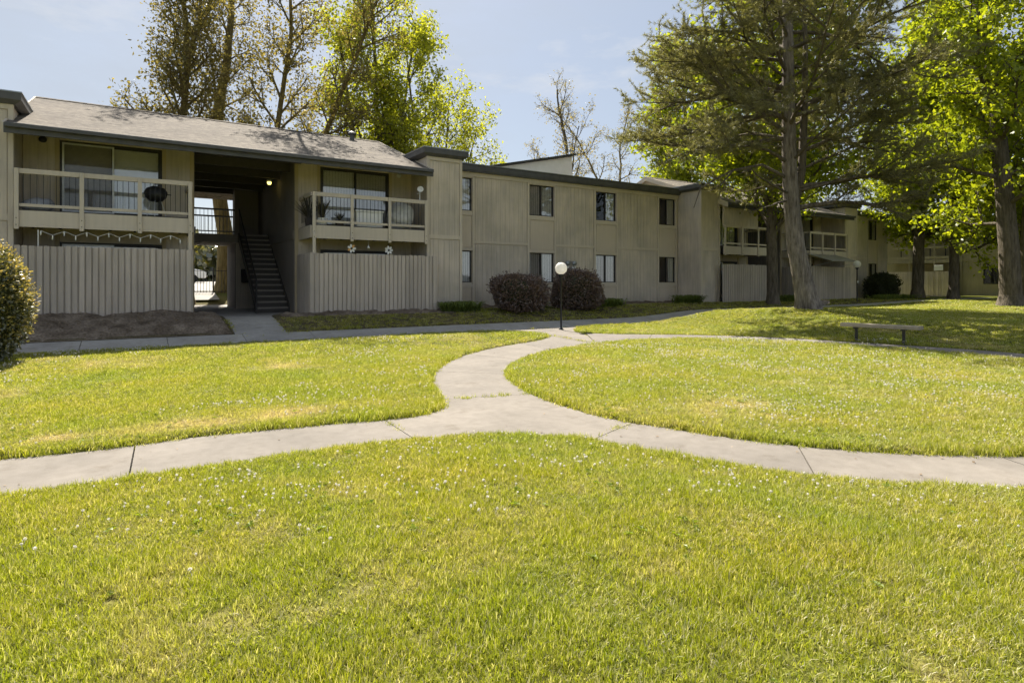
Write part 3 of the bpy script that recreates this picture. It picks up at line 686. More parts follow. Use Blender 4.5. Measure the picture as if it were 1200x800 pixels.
def flat_block(x0, x1, wins, label, ret=None):
    root = thing('apartment_building', ((x0+x1)/2, 23, .45), label, 'building')
    holes = []
    for (a, b, *_) in wins: holes += [(a, b, 4.15, 5.39), (a, b, 1.45, 2.65)]
    m = MB(); wall_holes(m, x0, x1, .3, 5.6, holes, YF)
    m.box(x0, x0+.14, YF+.142, 27.5, .3, 5.6).box(x1-.14, x1, YF+.142, 27.5, .3, 5.6).box(x0+.142, x1-.142, 27.36, 27.5, .3, 5.6).box(x0+.142, x1-.142, YF+.142, 27.35, 2.9, 3.2)
    m.build('wall', M['panelpaint'], root)
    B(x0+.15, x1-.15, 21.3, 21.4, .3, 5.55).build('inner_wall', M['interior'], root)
    r = B(x0-.02, x1+.02, YF-.18, 27.7, 5.602, 5.87).build('roof', M['fascia'], root)
    B(x0-.03, x1+.03, YF-.205, YF-.183, 5.66, 5.84).build('fascia', M['fascia'], r)
    B(x0-.03, x1+.03, YF-.225, 27.75, 5.872, 5.90).build('drip_edge', M['metalcap'], r)
    B(x0-.01, x1+.01, YF-.06, YF-.001, 5.44, 5.60).build('frieze_board', M['trim'], root)
    # cladding: siding between window bays
    edges = [x0]+[e for w in wins for e in (w[0]-.11, w[1]+.11)]+[x1]
    for k in range(0, len(edges), 2):
        a, b = edges[k], edges[k+1]
        if b-a < .25: continue
        siding(root, a+.028, b-.028, 3.03, 5.438, YF-.022); siding(root, a+.028, b-.028, .42, 2.905, YF-.022)
        B(a+.002, b-.002, YF-.034, YF-.001, 2.932, 3.028).build('band_board', M['trim'], root)
    for (a, b, ul, ur, ll, lr) in wins:
        for xx in (a-.108, b+.012):
            B(xx, xx+.096, YF-.045, YF-.001, .42, 5.438).build('casing_board', M['trim'], root)
        for z0, z1 in ((5.395, 5.438), (3.98, 4.075), (2.66, 2.76), (1.27, 1.375)):
            B(a-.01, b+.01, YF-.04, YF-.001, z0, z1).build('band_board', M['trim'], root)
        for z0, z1 in ((2.762, 3.978), (.45, 1.268)):
            B(a+.045, b-.045, YF-.022, YF-.001, z0+.025, z1-.02).build('spandrel_panel', M['panelpaint'], root)
            for xx in (a-.008, b-.02): B(xx, xx+.026, YF-.034, YF-.001, z0, z1).build('batten', M['trim'], root)
        window(root, a, b, 4.15, 5.39, YF+.05, 'bronze', ul, ur); window(root, a, b, 1.45, 2.65, YF+.05, 'bronze', ll, lr)
    return root

gable_block(0, 'gabled two-storey apartment block with stair passage between two balconies, nearest on the left', True)
gable_block(25.69, 'gabled apartment block with balconies partly hidden behind the leaning pine trunk', False)
fb = flat_block(9.6, 21.86, [(9.7, 10.72, 'blind', 'curtain', 'blind', 'blind'), (13.33, 14.56, 'screen', 'curtain', 'screen', 'blind'), (16.79, 17.97, 'dark', 'blind', 'curtain', 'blind'), (20.62, 21.72, 'dark', 'curtain', 'dark', 'half')],
    'long flat-roofed taupe apartment block with columns of windows behind the round bushes')
flat_block(35.3, 41.6, [(39.2, 40.3, 'dark', 'blind', 'dark', 'blind')], 'short flat-roofed apartment block at the far end beyond the small lamp')
# far wing closing the court (faces the camera side, along Y)
def wing():
    root = thing('apartment_building', (53, 14, .45), 'apartment wing tinted dark olive for tree shade closing the court behind the bright green trees', 'building')
    X0 = 50.0; ya, yb = -6.0, 27.0
    holes = [(16.2, 17.5, 1.35, 2.55), (16.2, 17.5, 4.1, 5.3), (8.0, 9.2, 1.35, 2.55), (8.0, 9.2, 4.1, 5.3)]
    m = MB(); wall_holes(m, ya, 18.7, .2, 5.7, holes, 0); m.v = [(X0+y, x, z) for x, y, z in m.v]; m.f = [f[::-1] for f in m.f]
    m.box(X0+.142, X0+8, ya, ya+.14, .2, 5.7).box(X0+7.9, X0+8, ya+.15, yb, .2, 5.7).box(X0+1.8, X0+1.94, 18.71, yb, .2, 5.7)
    M['wingshade'] = painted_wood('wing_shade_tint', (.38, .335, .215), .12, .8)  # darker, greener than the other blocks: tree shade put into the wall colour
    m.build('wall', M['wingshade'], root)
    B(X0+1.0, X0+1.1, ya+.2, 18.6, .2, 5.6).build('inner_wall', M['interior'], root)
    r = B(X0-.3, X0+8.3, ya-.3, yb+.3, 5.702, 5.98).build('roof', M['fascia'], root)
    for y0, y1, z0, z1 in holes:
        w = MB(); f = .05
        for a, b, c_, d in ((y0, y0+f, z0, z1), (y1-f, y1, z0, z1), (y0+f, y1-f, z0, z0+f), (y0+f, y1-f, z1-f, z1), ((y0+y1)/2-.03, (y0+y1)/2+.03, z0+f, z1-f)): w.box(X0-.02, X0+.07, a, b, c_, d)
        wo_ = w.build('window', M['bronze'], root)
        B(X0+.02, X0+.026, y0+f, y1-f, z0+f, z1-f).build('pane', M['glass'], wo_); B(X0+.12, X0+.13, y0+.1, (y0+y1)/2-.15, z0, z1).build('blinds', M['blind'], wo_)
    for z0, z1 in ((3.0, 3.12),): B(X0-.03, X0-.001, ya, 18.7, z0, z1).build('band_board', M['wingshade'], root)
    for yy in np.arange(ya, 18.7, 2.44): B(X0-.025, X0-.001, yy, yy+.1, .2, 5.7).build('batten', M['wingshade'], root)
    bal = B(X0, X0+1.78, 18.72, 24, 2.9, 3.15).build('balcony', M['wingshade'], root)
    B(X0-.03, X0+.05, 18.72, 24, 4.0, 4.12).build('top_rail', M['wingshade'], bal); B(X0-.02, X0+.04, 18.72, 24, 3.2, 3.4).build('bottom_rail', M['wingshade'], bal)
    for yy in (18.8, 20.5, 22.2, 23.9): B(X0-.05, X0-.031, yy-.05, yy+.05, .3, 5.7).build('post', M['wingshade'], bal)
    for k in range(5): B(X0+.3, X0+.35, 18.9+k, 18.95+k, 3.2, 4).build('baluster', M['blackmetal'], bal)
    fn = thing('fence', (49.2, 21, .45), 'tan patio fence under the far balcony of the closing wing', 'fence')
    bd = MB().box(-.015, .015, 0, .15, 0, 1.8).mesh('board', M['fence'])
    for k in range(31): put('board', bd, fn, (49.2+.02*(k % 2), 18.9+k*.17, .45))
    B(49.23, 49.27, 18.9, 24.2, 1.9, 2.0).build('rail', M['fence'], fn)
    sg = thing('wall_sign', (49.96, 19.9, 2.7), 'small pale sign plate on the far wing beside the balcony', 'sign')
    B(49.15, 49.18, 19.9-.28, 19.9+.28, 2.32, 2.7).build('plate', M['white'], sg, bevel=.005)
wing()
# white shed-roofed building behind
rb_ = thing('rear_building', (18, 27, .9), 'white building with a sloping roof edge rising behind the flat roof', 'building')
MB().prism([(14.4, 28.6, .5), (14.4, 28.6, 7.3), (22.4, 28.6, 9.1), (22.4, 28.6, .5)], (0, 8, 0)).build('wall', M['stucco'], rb_)
MB().prism([(14.2, 28.4, 7.27), (22.55, 28.4, 9.15), (22.55, 28.4, 9.28), (14.2, 28.4, 7.40)], (0, 8.4, 0)).build('roof', M['bronze'], rb_)

# ------------------------------------------------------------------ fences
def fence(x0, x1, y, ztop, label, ret=None, ret_y=19.75, seed=0):
    rd = random.Random(seed)
    f = thing('fence', ((x0+x1)/2, y, tz((x0+x1)/2, y)), label, 'fence', 'patio fences of upright boards')
    L_ = 2.2; bd = MB().box(0, .104, -.011, .011, 0, L_).mesh('board', M['fence']); bk = MB().box(0, .06, 0, .016, 0, L_).mesh('board', M['fence'])
    n = int((x1-x0)/.137)
    for k in range(n):
        o = put('board', bd, f, (x0+k*.137, y+rd.uniform(-.004, .004), ztop-L_+rd.uniform(-.012, .008))); o.rotation_euler = (rd.uniform(-.003, .003), rd.uniform(-.004, .004), 0)
        put('board', bk, f, (x0+k*.137+.0905, y+.022, ztop-L_-.01+rd.uniform(-.008, .004)))
    for zz in (ztop-.28, ztop-1.5): B(x0, x1, y+.042, y+.085, zz, zz+.09).build('rail', M['fence'], f)
    for xr in (ret or []):
        bdr = MB().box(-.011, .011, 0, .104, 0, L_).mesh('board', M['fence']); bkr = MB().box(0, .016, 0, .06, 0, L_).mesh('board', M['fence'])
        for k in range(int((ret_y-y-.02)/.137)):
            put('board', bdr, f, (xr+rd.uniform(-.004, .004), y+.03+k*.137, ztop-L_+rd.uniform(-.01, .008))); put('board', bkr, f, (xr+.022, y+.03+k*.137+.0905, ztop-L_))
        B(xr+.04, xr+.08, y+.1, ret_y, ztop-.28, ztop-.19).build('rail', M['fence'], f)
    return f
fence(-2.42, 1.28, 18.08, 2.33, 'weathered grey board fence below the left balcony behind the soil bed', [1.25], seed=1)
fence(4.36, 8.60, 18.08, 2.33, 'weathered board fence below the plant-filled balcony right of the stair passage', [4.36], seed=2)
fence(22.95, 26.95, 18.05, 2.30, 'board fence between the projecting tower and the pine trunk', [26.9], seed=3)
fence(30.05, 33.95, 18.05, 2.30, 'board fence under the pale awning right of the pine trunk', [30.05], seed=4)

# ------------------------------------------------------------------ trees
def leaf_mesh(name, P, size, mat, rng, D=None, up=0.0, aspect=.62, jitter=.35):
    """diamond leaves, slightly folded, at points P; D optional axis directions"""
    n = len(P); P = np.asarray(P)
    ax = rng.normal(size=(n, 3)) if D is None else D+rng.normal(size=(n, 3))*jitter
    ax[:, 2] -= up; ax /= np.linalg.norm(ax, axis=1)[:, None]+1e-9
    w = rng.normal(size=(n, 3)); w -= ax*np.sum(w*ax, 1)[:, None]; w /= np.linalg.norm(w, axis=1)[:, None]+1e-9
    nn = np.cross(ax, w); s = (size*(.55+.9*rng.random(n)))[:, None]
    a = P; b = P+ax*s*.5+w*s*aspect*.5+nn*s*.1; c = P+ax*s; d = P+ax*s*.5-w*s*aspect*.5+nn*s*.1
    V = np.stack([a, b, c, d], 1).reshape(-1, 3); F = np.arange(4*n).reshape(n, 4)
    return mesh_np(name, V, F, mat)
def rot_about(d, ang, az):
    d = d.normalized(); r = Vector((1, 0, 0)) if abs(d.x) < .8 else Vector((0, 1, 0))
    a = (r-d*r.dot(d)).normalized(); b = d.cross(a)
    return (d*math.cos(ang)+(a*math.cos(az)+b*math.sin(az))*math.sin(ang)).normalized()
def branch(mbs, leaves, P, D, length, r0, lv, sp, rd):
    n = max(3, int(length/sp['seg'])); st = length/n; d = D.normalized(); p = Vector(P); pts = [p.copy()]; dirs = [d.copy()]
    for i in range(n):
        d = (d+Vector((rd.gauss(0, 1), rd.gauss(0, 1), rd.gauss(0, 1)))*sp['wander']*(sp.get('w0', .14) if lv == 0 else 1)+Vector((0, 0, sp['up'] if lv else .0))).normalized()
        p = p+d*st; pts.append(p.copy()); dirs.append(d.copy())
    r1 = r0*(.35 if lv else .25); rad = [r0+(r1-r0)*(i/n) for i in range(n+1)]
    mbs[0 if lv == 0 else 1].tube(pts, rad, (10, 6, 4, 3, 3)[lv], False)
    if lv < sp['levels']:
        k = sp['kids'][lv]; k = max(1, int(k*(1 if lv == 0 else (length/sp['len'][lv])**.7+.3)))
        az = rd.uniform(0, 6.28)
        for j in range(k):
            t = sp['start'][lv]+(1-sp['start'][lv])*(j+rd.random())/k; t = min(t, .98); q = t*n; i = min(int(q), n-1)
            bp = pts[i].lerp(pts[i+1], q-i); az += 2.4+rd.uniform(-.5, .5)
            nd = rot_about(dirs[i], R(sp['ang'][lv]*rd.uniform(.75, 1.25)), az)
            prof = sp['prof'](t) if lv == 0 else (1-.45*t)
            ln = sp['len'][lv+1]*prof*rd.uniform(.7, 1.2)
            branch(mbs, leaves, bp, nd, ln, min(rad[i]*.62, .012+ln*.022), lv+1, sp, rd)
    if lv >= sp['leaflv']:
        for i in range(1, n+1):
            for _ in range(sp['per']): leaves.append(pts[i].lerp(pts[i-1], rd.random()))
def make_tree(name, label, loc, h, r, sp, leafmat, bark, group=None, lean=(0, 0), seed=1, leafsize=.15, mult=1, spread=.25, stems=None):
    rd = random.Random(seed); rng = np.random.default_rng(seed); z = tz(loc[0], loc[1])-.08
    root = thing(name, (loc[0], loc[1], z), label, 'tree', group)
    mbs = [MB(), MB()]; leaves = []
    # root flare
    mbs[0].tube([(0, 0, -.1), (0, 0, .12), (lean[0]*.3, lean[1]*.3, .6)], [r*1.7, r*1.3, r*1.02], 10, False)
    for (dx, dy, hh, rr) in (stems or [(lean[0], lean[1], h, r)]):
        branch(mbs, leaves, Vector((dx*.06, dy*.06, .3)), Vector((dx, dy, 1)), hh, rr, 0, sp, rd)
    put('trunk', mbs[0].mesh('trunk', M[bark], True), root, root.location); put('branches', mbs[1].mesh('branches', M[bark], True), root, root.location)
    A = np.array([tuple(v) for v in leaves]); A = np.repeat(A, mult, 0); A = A+np.clip(rng.normal(size=A.shape), -1.9, 1.9)*spread
    put('crown', leaf_mesh('crown', A, leafsize, M[leafmat], rng, up=.3), root, root.location)
    return root, len(A)
SP_FULL = dict(seg=.55, wander=.10, up=.05, levels=3, kids=(17, 7, 4), start=(.18, .2, .2), ang=(50, 48, 45), len=(14, 4.2, 1.7, .8), prof=lambda t: 1.15-.75*t if t > .35 else .75+.6*t, leaflv=2, per=3)
SP_SYC = dict(w0=.4, seg=.6, wander=.11, up=.08, levels=3, kids=(19, 7, 4), start=(.3, .2, .2), ang=(46, 44, 45), len=(14, 2.9, 1.3, .7), prof=lambda t: 1.1-.5*t, leaflv=2, per=1)
SP_SPARSE = dict(w0=.5, seg=.5, wander=.16, up=.06, levels=3, kids=(11, 7, 5), start=(.35, .15, .2), ang=(36, 40, 45), len=(14, 3.2, 1.3, .6), prof=lambda t: 1.0-.4*t, leaflv=3, per=1)
TOT = 0
def TR(*a, **k):
    global TOT
    r_, n = make_tree(*a, **k); TOT += n
    return r_
G = 'sparse brown-leaved trees behind the gabled roof'
for i, (x, y, h, r, lab, ln) in enumerate([
    (1.75, 30.8, 13.5, .20, 'sparse brownish tree, leftmost of the grove above the gabled roof', (-.10, 0)),
    (1.9, 29.3, 17.0, .22, 'sparse brownish tree, second from left in the grove above the gabled roof', (-.03, 0)),
    (3.75, 33.0, 16.5, .42, 'thick-trunked tree seen through the stair passage and above the roof', (.0, 0)),
    (4.95, 30.6, 15.0, .20, 'sparse brownish tree standing right of the thick-trunked one, above the roof', (.03, 0)),
    (6.1, 33.2, 16.5, .22, 'dark-stemmed sparse tree, rightmost of the roof grove beside the sky gap', (.05, 0))]):
    TR('sycamore_tree', lab, (x, y), h, r, SP_SYC, 'leaf_olive', 'bark_moss', G, ln, 20+i, .14, 3, .22)
TR('leafy_tree', 'tall yellow-green leafy tree rising above the gable roof ridge', (12.3, 34.5), 19, .3, SP_FULL, 'leaf_green2', 'bark', None, (-.02, 0), 41, .19, 2, .22, stems=[(-.16, 0, 15, .2), (0, .02, 18, .24), (.10, 0, 15.5, .18)])
TR('leafy_tree', 'shorter yellow-green leafy tree just behind the chimney tower cap', (16.8, 36.5), 14, .22, SP_FULL, 'leaf_green2', 'bark', None, (.02, 0), 43, .19, 1, .2, stems=[(-.1, 0, 16.5, .16), (.12, 0, 13.0, .15), (.34, 0, 11.5, .12)])
G2 = 'nearly bare trees beyond the flat roof'
TR('bare_tree', 'small nearly bare tree left of the white gable beyond the flat roof', (28.9, 40), 13.0, .13, SP_SPARSE, 'leaf_sparse', 'bark', G2, (-.02, 0), 51, .13, 1, .12)
TR('bare_tree', 'tall crooked nearly bare tree beside the white gable end', (29.6, 36), 15.5, .26, SP_SPARSE, 'leaf_sparse', 'bark', G2, (.03, 0), 52, .13, 1, .12, stems=[(.0, 0, 16.5, .24), (-.10, 0, 13, .12)])
TR('bare_tree', 'forked mossy nearly bare tree right of the white gable', (34.6, 38), 15, .22, SP_SPARSE, 'leaf_sparse', 'bark_moss', G2, (.02, 0), 54, .13, 1, .12, stems=[(-.08, 0, 17, .17), (.12, 0, 18, .17), (.3, 0, 12, .08)])
G3 = 'bright green court trees'
SP_R = dict(SP_FULL, kids=(28, 8, 4), ang=(64, 48, 45), start=(.15, .2, .2), len=(14, 4.6, 1.9, .9))
TR('leafy_tree', 'bright green tree whose dark straight trunk stands just behind the pine', (24.6, 16.6), 17, .26, dict(SP_R, start=(.17, .2, .2), kids=(36, 9, 4), len=(14, 5.8, 2.1, .9)), 'leaf_green', 'bark', G3, (-.01, 0), 61, .20, 3, .3)
TR('leafy_tree', 'bright green tree by the dark hedges, leftmost of the far court trees', (40.0, 17.3), 16, .33, SP_R, 'leaf_green', 'bark', G3, (.0, .0), 62, .24, 2, .25)
TR('leafy_tree', 'bright green tree with slanting dark trunk before the far wing fence', (40.4, 15.6), 15, .27, SP_R, 'leaf_green', 'bark', G3, (.05, -.03), 63, .24, 2, .25)
TR('leafy_tree', 'large bright green tree with thick grey trunk at the right edge', (33.2, 10.6), 20, .42, dict(SP_R, start=(.16, .2, .2), len=(14, 5.0, 2.0, .9)), 'leaf_green', 'bark', G3, (.0, .0), 64, .22, 2, .25)
TR('leafy_tree', 'bright green tree close behind the thick grey trunk at the right edge', (36.0, 10.9), 17, .3, SP_R, 'leaf_green', 'bark', G3, (.03, 0), 65, .24, 2, .25)
TR('leafy_tree', 'bright green tree rising behind the gable roof, left of the pine crown', (34.8, 30.5), 17.5, .3, SP_R, 'leaf_green', 'bark', G3, (0, 0), 66, .26, 2, .28)
TR('leafy_tree', 'low-branched bright green tree in front of the far wing, right of the slanting trunk', (44.5, 11.5), 13, .24, dict(SP_R, start=(.1, .2, .2)), 'leaf_green', 'bark', G3, (0, 0), 68, .25, 2, .26)
TR('leafy_tree', 'bright green tree rising behind the far end of the buildings', (45, 30), 17, .3, SP_R, 'leaf_green', 'bark', G3, (0, 0), 67, .28, 2, .28)

def pine():
    x, y = 19.3, 11.9; z = tz(x, y)-.05; rd = random.Random(5); rng = np.random.default_rng(5)
    root = thing('pine_tree', (x, y, z), 'tall leaning pine with olive needles and thick grey trunk on the mound', 'tree')
    # trunk leans to the left (camera right axis = (.845,-.534))
    ax = Vector((.845, -.534, 0))
    prof = [(.0, .30, .62), (.10, .22, .46), (.45, .12, .36), (1.2, -.02, .315), (2.2, -.22, .285), (3.4, -.36, .262), (5, -.45, .24), (7, -.48, .21), (9, -.5, .18), (12, -.55, .14), (16, -.5, .10), (21, -.45, .03)]
    tp = [ax*s+Vector((0, 0, h)) for h, s, r in prof]; tr = [r for _, _, r in prof]
    m = MB().tube(tp, tr, 18, False)
    rv = []
    for (vx, vy, vz) in m.v:    # bark ridges and root flare lobes
        f = max(0, 1-vz/.7); c = ax*(.30-.2*min(1, vz)); a = math.atan2(vy-c.y, vx-c.x)
        k = 1+f*.28*math.sin(a*5+.6)+.03*math.sin(a*9+vz*3); rv.append((c.x+(vx-c.x)*k, c.y+(vy-c.y)*k, vz) if vz < .7 else (vx, vy, vz))
    m.v = rv
    put('trunk', m.mesh('trunk', M['bark_pine'], True), root, root.location)
    # second leader
    m2 = MB(); m2.tube([tp[5]+ax*.05, tp[6]+ax*.42+Vector((0, 0, -.2)), tp[7]+ax*.55, tp[8]+ax*.6, tp[8]+ax*.55+Vector((0, 0, 3))], [.15, .14, .11, .08, .03], 8, False)
    def at(h):
        for i in range(len(prof)-1):
            if prof[i][0] <= h <= prof[i+1][0]:
                t = (h-prof[i][0])/(prof[i+1][0]-prof[i][0]); return tp[i].lerp(tp[i+1], t), tr[i]+(tr[i+1]-tr[i])*t
        return tp[-1], tr[-1]
    T_P = []; T_D = []
    def limb(p, d, length, r, upb, sparse=1.0, needles=True):
        n = max(5, int(length/.32)); st = length/n; pts = [p.copy()]; q = p.copy()
        dd = d.normalized()
        for i in range(n):
            t = i/n; dd = (dd+Vector((rd.gauss(0, .10), rd.gauss(0, .10), rd.gauss(0, .09)+upb*(.6 if t > .55 else -.25)))).normalized(); q = q+dd*st; pts.append(q.copy())
        m2.tube(pts, [r+(.008-r)*(i/n) for i in range(n+1)], 5, False)
        side = 1
        for i in range(max(2, int(n*.32)), n+1):
            for _ in range(2):
                side = -side; t = i/n
                if rd.random() > sparse: continue
                bd = (pts[i]-pts[i-1]).normalized(); sd_ = bd.cross(Vector((0, 0, 1))).normalized()*side
                ln = (1.25-.65*t)*rd.uniform(.5, 1.15)*min(1, length/3+.25); w = (bd*.75+sd_*.75+Vector((0, 0, rd.uniform(-.45, .6)))).normalized()
                k = max(2, int(ln/.22)); b = [pts[i].copy()]; e = pts[i].copy()
                for _k in range(k): w = (w+Vector((rd.gauss(0, .12), rd.gauss(0, .12), rd.gauss(0, .08)+.06))).normalized(); e = e+w*(ln/k); b.append(e.copy())
                m2.tube(b, [.012]+[.006]*k, 3, False)
                if not needles: continue
                for a_, c_ in zip(b[:-1], b[1:]):
                    for u in (.3, .65, 1.0): T_P.append(a_.lerp(c_, u)); T_D.append((c_-a_).normalized())
                    # side twigs
                    if rd.random() < .55:
                        w2 = rot_about((c_-a_).normalized(), R(50), rd.uniform(0, 6.28)); tl = rd.uniform(.15, .38); e2 = c_+w2*tl
                        m2.tube([c_, e2], [.005, .004], 3, False)
                        for u in (.5, 1.0): T_P.append(c_.lerp(e2, u)); T_D.append(w2)
        if length > 2.6 and needles:
            for f_ in (.35, .55, .72):
                i = int(n*f_); bd = (pts[i]-pts[i-1]).normalized(); sd_ = bd.cross(Vector((0, 0, 1))).normalized()*rd.choice((-1, 1))
                limb(pts[i].copy(), bd*.8+sd_*.7+Vector((0, 0, rd.uniform(-.3, .5))), length*rd.uniform(.3, .45), r*.45, upb, sparse)
        if needles:
            for u in (0, .5): T_P.append(pts[-1].lerp(pts[-2], u)); T_D.append(dd)
    az = 0.3
    hts = np.concatenate([np.linspace(3.9, 11.5, 38), np.linspace(11.6, 20.5, 26)])
    for i, h in enumerate(hts):
        az += 2.39996+rd.uniform(-.3, .3); h = h+rd.uniform(-.12, .12)
        p, r = at(h); prf = 5.4 if h < 11 else 5.4*(1-((h-11)/11)**1.5)
        ln = max(1.2, prf*rd.uniform(.6, 1.1)); el = rd.uniform(-.12, .5) if h < 9 else rd.uniform(.1, .75)
        d = Vector((math.cos(az), math.sin(az), el)); sdx = d.dot(ax)
        if sdx < -.2 and h < 5.6: h += 2.0; p, r = at(h); d.z = abs(d.z)+.05
        limb(p, d, ln, min(.075, .02+ln*.011), .06, .68)
    v = lambda s, up, dep=0: (ax*s+Vector((.534, .845, 0))*dep+Vector((0, 0, up)))
    # named limbs of the picture: long left arms, low right arm, bare dead arm low left
    limb(at(6.6)[0], v(-1, .10, -.1), 5.6, .085, .07); limb(at(5.9)[0], v(-1, .06, .1), 5.4, .085, .08); limb(at(7.6)[0], v(-1, .25, -.25), 5.0, .08, .07)
    limb(at(5.1)[0], v(-1, .06, -.35), 4.6, .07, .06); limb(at(8.8)[0], v(-1, .35, .2), 4.6, .07, .06)
    limb(at(3.5)[0], v(1, .16, -.1), 4.0, .11, .10); limb(at(4.2)[0], v(1, .18, -.3), 4.8, .09, .08); limb(at(5.4)[0], v(1, .35, -.2), 5.0, .09, .04); limb(at(6.8)[0], v(1, .3, .1), 4.8, .08, .05)
    limb(at(4.0)[0], v(-1, .10, -.9), 4.3, .05, -.10, .35, False); limb(at(3.8)[0], v(-1, -.12, -.5), 3.1, .045, -.05, .3, False)
    m2.tube([at(4.5)[0], at(4.5)[0]+v(-1.1, .45, -.3), at(4.4)[0]+v(-2.2, .3, -.7), at(4.4)[0]+v(-2.9, -.05, -.9), at(4.4)[0]+v(-3.4, -.35, -1.0), at(4.4)[0]+v(-3.65, -1.0, -1.1)], [.06, .05, .04, .034, .026, .012], 6, False)
    m2.tube([at(4.4)[0]+v(-2.2, .3, -.7), at(4.4)[0]+v(-2.7, -.2, -1.0), at(4.4)[0]+v(-3.2, -.5, -1.2)], [.03, .022, .01], 5, False)
    for k in range(5): limb(at(rd.uniform(5.6, 9.5))[0], v(rd.choice((-1, 1))*1.0, rd.uniform(0, .3), rd.uniform(-.8, .8)), rd.uniform(3, 4.8), .06, .06)
    put('branches', m2.mesh('branches', M['bark'], True), root, root.location)
    P = np.array([tuple(a) for a in T_P]); D = np.array([tuple(a) for a in T_D]); k = 16; n = len(P)
    PP = np.repeat(P, k, 0)+rng.normal(size=(n*k, 3))*.02; DD = np.repeat(D, k, 0)*.75+rng.normal(size=(n*k, 3))*.55; DD /= np.linalg.norm(DD, axis=1)[:, None]
    w = np.cross(DD, rng.normal(size=DD.shape)); w /= np.linalg.norm(w, axis=1)[:, None]; ln = (.08+.08*rng.random(n*k))[:, None]
    V = np.stack([PP-w*.008, PP+w*.008, PP+DD*ln], 1).reshape(-1, 3)
    put('crown', mesh_np('crown', V, np.arange(3*n*k).reshape(-1, 3), M['needle']), root, root.location)
    print('pine tufts', n)
pine()

# ------------------------------------------------------------------ shrubs
def shrub(name, label, c, rad, n, size, mat, seed, cat='shrub', group=None, tip=None, lump=.14, box=0, stems=5, core=.80, shoots=160):
    rng = np.random.default_rng(seed); z = tz(c[0], c[1]); root = thing(name, (c[0], c[1], z), label, cat, group)
    d = rng.normal(size=(n, 3)); d /= np.linalg.norm(d, axis=1)[:, None]
    fr = rng.normal(size=(9, 3))*2.3; ph = rng.random(9)*6.28
    def rr(d): return 1+lump*np.mean([np.sin(d@f+p) for f, p in zip(fr, ph)], 0)*1.9
    def shape(d):
        if box: q = np.abs(d)**box; return d/(q.sum(1)**(1/box))[:, None]
        return d
    rs = rr(d)*(1-.30*rng.random(n)**1.6); rs = np.where(rng.random(n) < .06, rs*1.07, rs)
    R3 = np.array(rad); P = shape(d)*rs[:, None]*R3+np.array([0, 0, rad[2]*.97])
    keep = P[:, 2] > -.05; P, dd = P[keep], d[keep]
    put('crown', leaf_mesh('crown', P, size, M[mat], rng, D=dd, jitter=.75, aspect=.6), root, (c[0], c[1], z))
    if tip:
        m = rng.random(len(P)) < .20; rmax = rr(dd[m]); Pt = shape(dd[m])*(rmax*(.97+.15*rng.random(m.sum())**2))[:, None]*R3+np.array([0, 0, rad[2]*.97]); k2 = Pt[:, 2] > .5
        put('new_growth', leaf_mesh('new_growth', Pt[k2], size*.9, M[tip], rng, D=dd[m][k2], jitter=.5, aspect=.5), root, (c[0], c[1], z))
    sh = rng.normal(size=(shoots, 3)); sh[:, 2] = np.abs(sh[:, 2])*.8; sh /= np.linalg.norm(sh, axis=1)[:, None]; sl_n = 8
    base = shape(sh)*rr(sh)[:, None]*R3*.95; dirv = sh*np.array([1, 1, 1])+rng.normal(size=sh.shape)*.35+np.array([0, 0, .35]); dirv /= np.linalg.norm(dirv, axis=1)[:, None]
    t_ = np.tile(np.linspace(.1, 1, sl_n), shoots)[:, None]; ln_ = np.repeat(rng.uniform(.08, .26, shoots), sl_n)[:, None]
    PS = np.repeat(base, sl_n, 0)+np.repeat(dirv, sl_n, 0)*t_*ln_+np.array([0, 0, rad[2]*.97])
    put('shoots', leaf_mesh('shoots', PS, size*.85, M[tip or mat], rng, D=np.repeat(dirv, sl_n, 0), jitter=.7, aspect=.5), root, (c[0], c[1], z))
    # dark closed shell added inside the leaves to block light
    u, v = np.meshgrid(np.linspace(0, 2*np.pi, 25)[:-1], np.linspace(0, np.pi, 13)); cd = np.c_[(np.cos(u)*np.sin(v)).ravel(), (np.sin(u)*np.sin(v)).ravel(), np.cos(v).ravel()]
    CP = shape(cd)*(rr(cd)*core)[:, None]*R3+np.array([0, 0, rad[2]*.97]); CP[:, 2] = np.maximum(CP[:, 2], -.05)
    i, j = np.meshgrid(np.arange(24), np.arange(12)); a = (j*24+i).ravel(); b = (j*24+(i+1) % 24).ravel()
    put('dark_core', mesh_np('dark_core', CP, np.c_[a, b, b+24, a+24], M['leaf_darkhedge'], True), root, (c[0], c[1], z))
    return root
shrub('round_bush', 'large dark reddish-brown round bush left of the globe lamp post', (11.25, 17.3), (.90, .82, .66), 12500, .07, 'leaf_bush', 1, group='dark round bushes', core=.78, box=2.6, lump=.30)
shrub('round_bush', 'large dark reddish-brown round bush right of the globe lamp post', (13.85, 17.4), (.88, .82, .68), 12500, .07, 'leaf_bush', 8, group='dark round bushes', core=.78, box=2.6, lump=.30)
shrub('clipped_bush', 'big backlit clipped bush with golden tips at the left edge', (-2.35, 13.5), (.80, .85, 1.06), 16000, .06, 'leaf_hedge', 3, tip='leaf_hedgetip', lump=.17, core=.86)
shrub('clipped_hedge', 'dark clipped hedge right next to the small far lamp', (37.6, 18.3), (.95, .6, .62), 5000, .09, 'leaf_darkhedge', 4, 'hedge', 'dark hedges', box=4)
shrub('clipped_hedge', 'dark clipped hedge beside the leftmost far court tree', (39.6, 19.0), (.9, .6, .72), 5000, .09, 'leaf_darkhedge', 5, 'hedge', 'dark hedges', box=4)
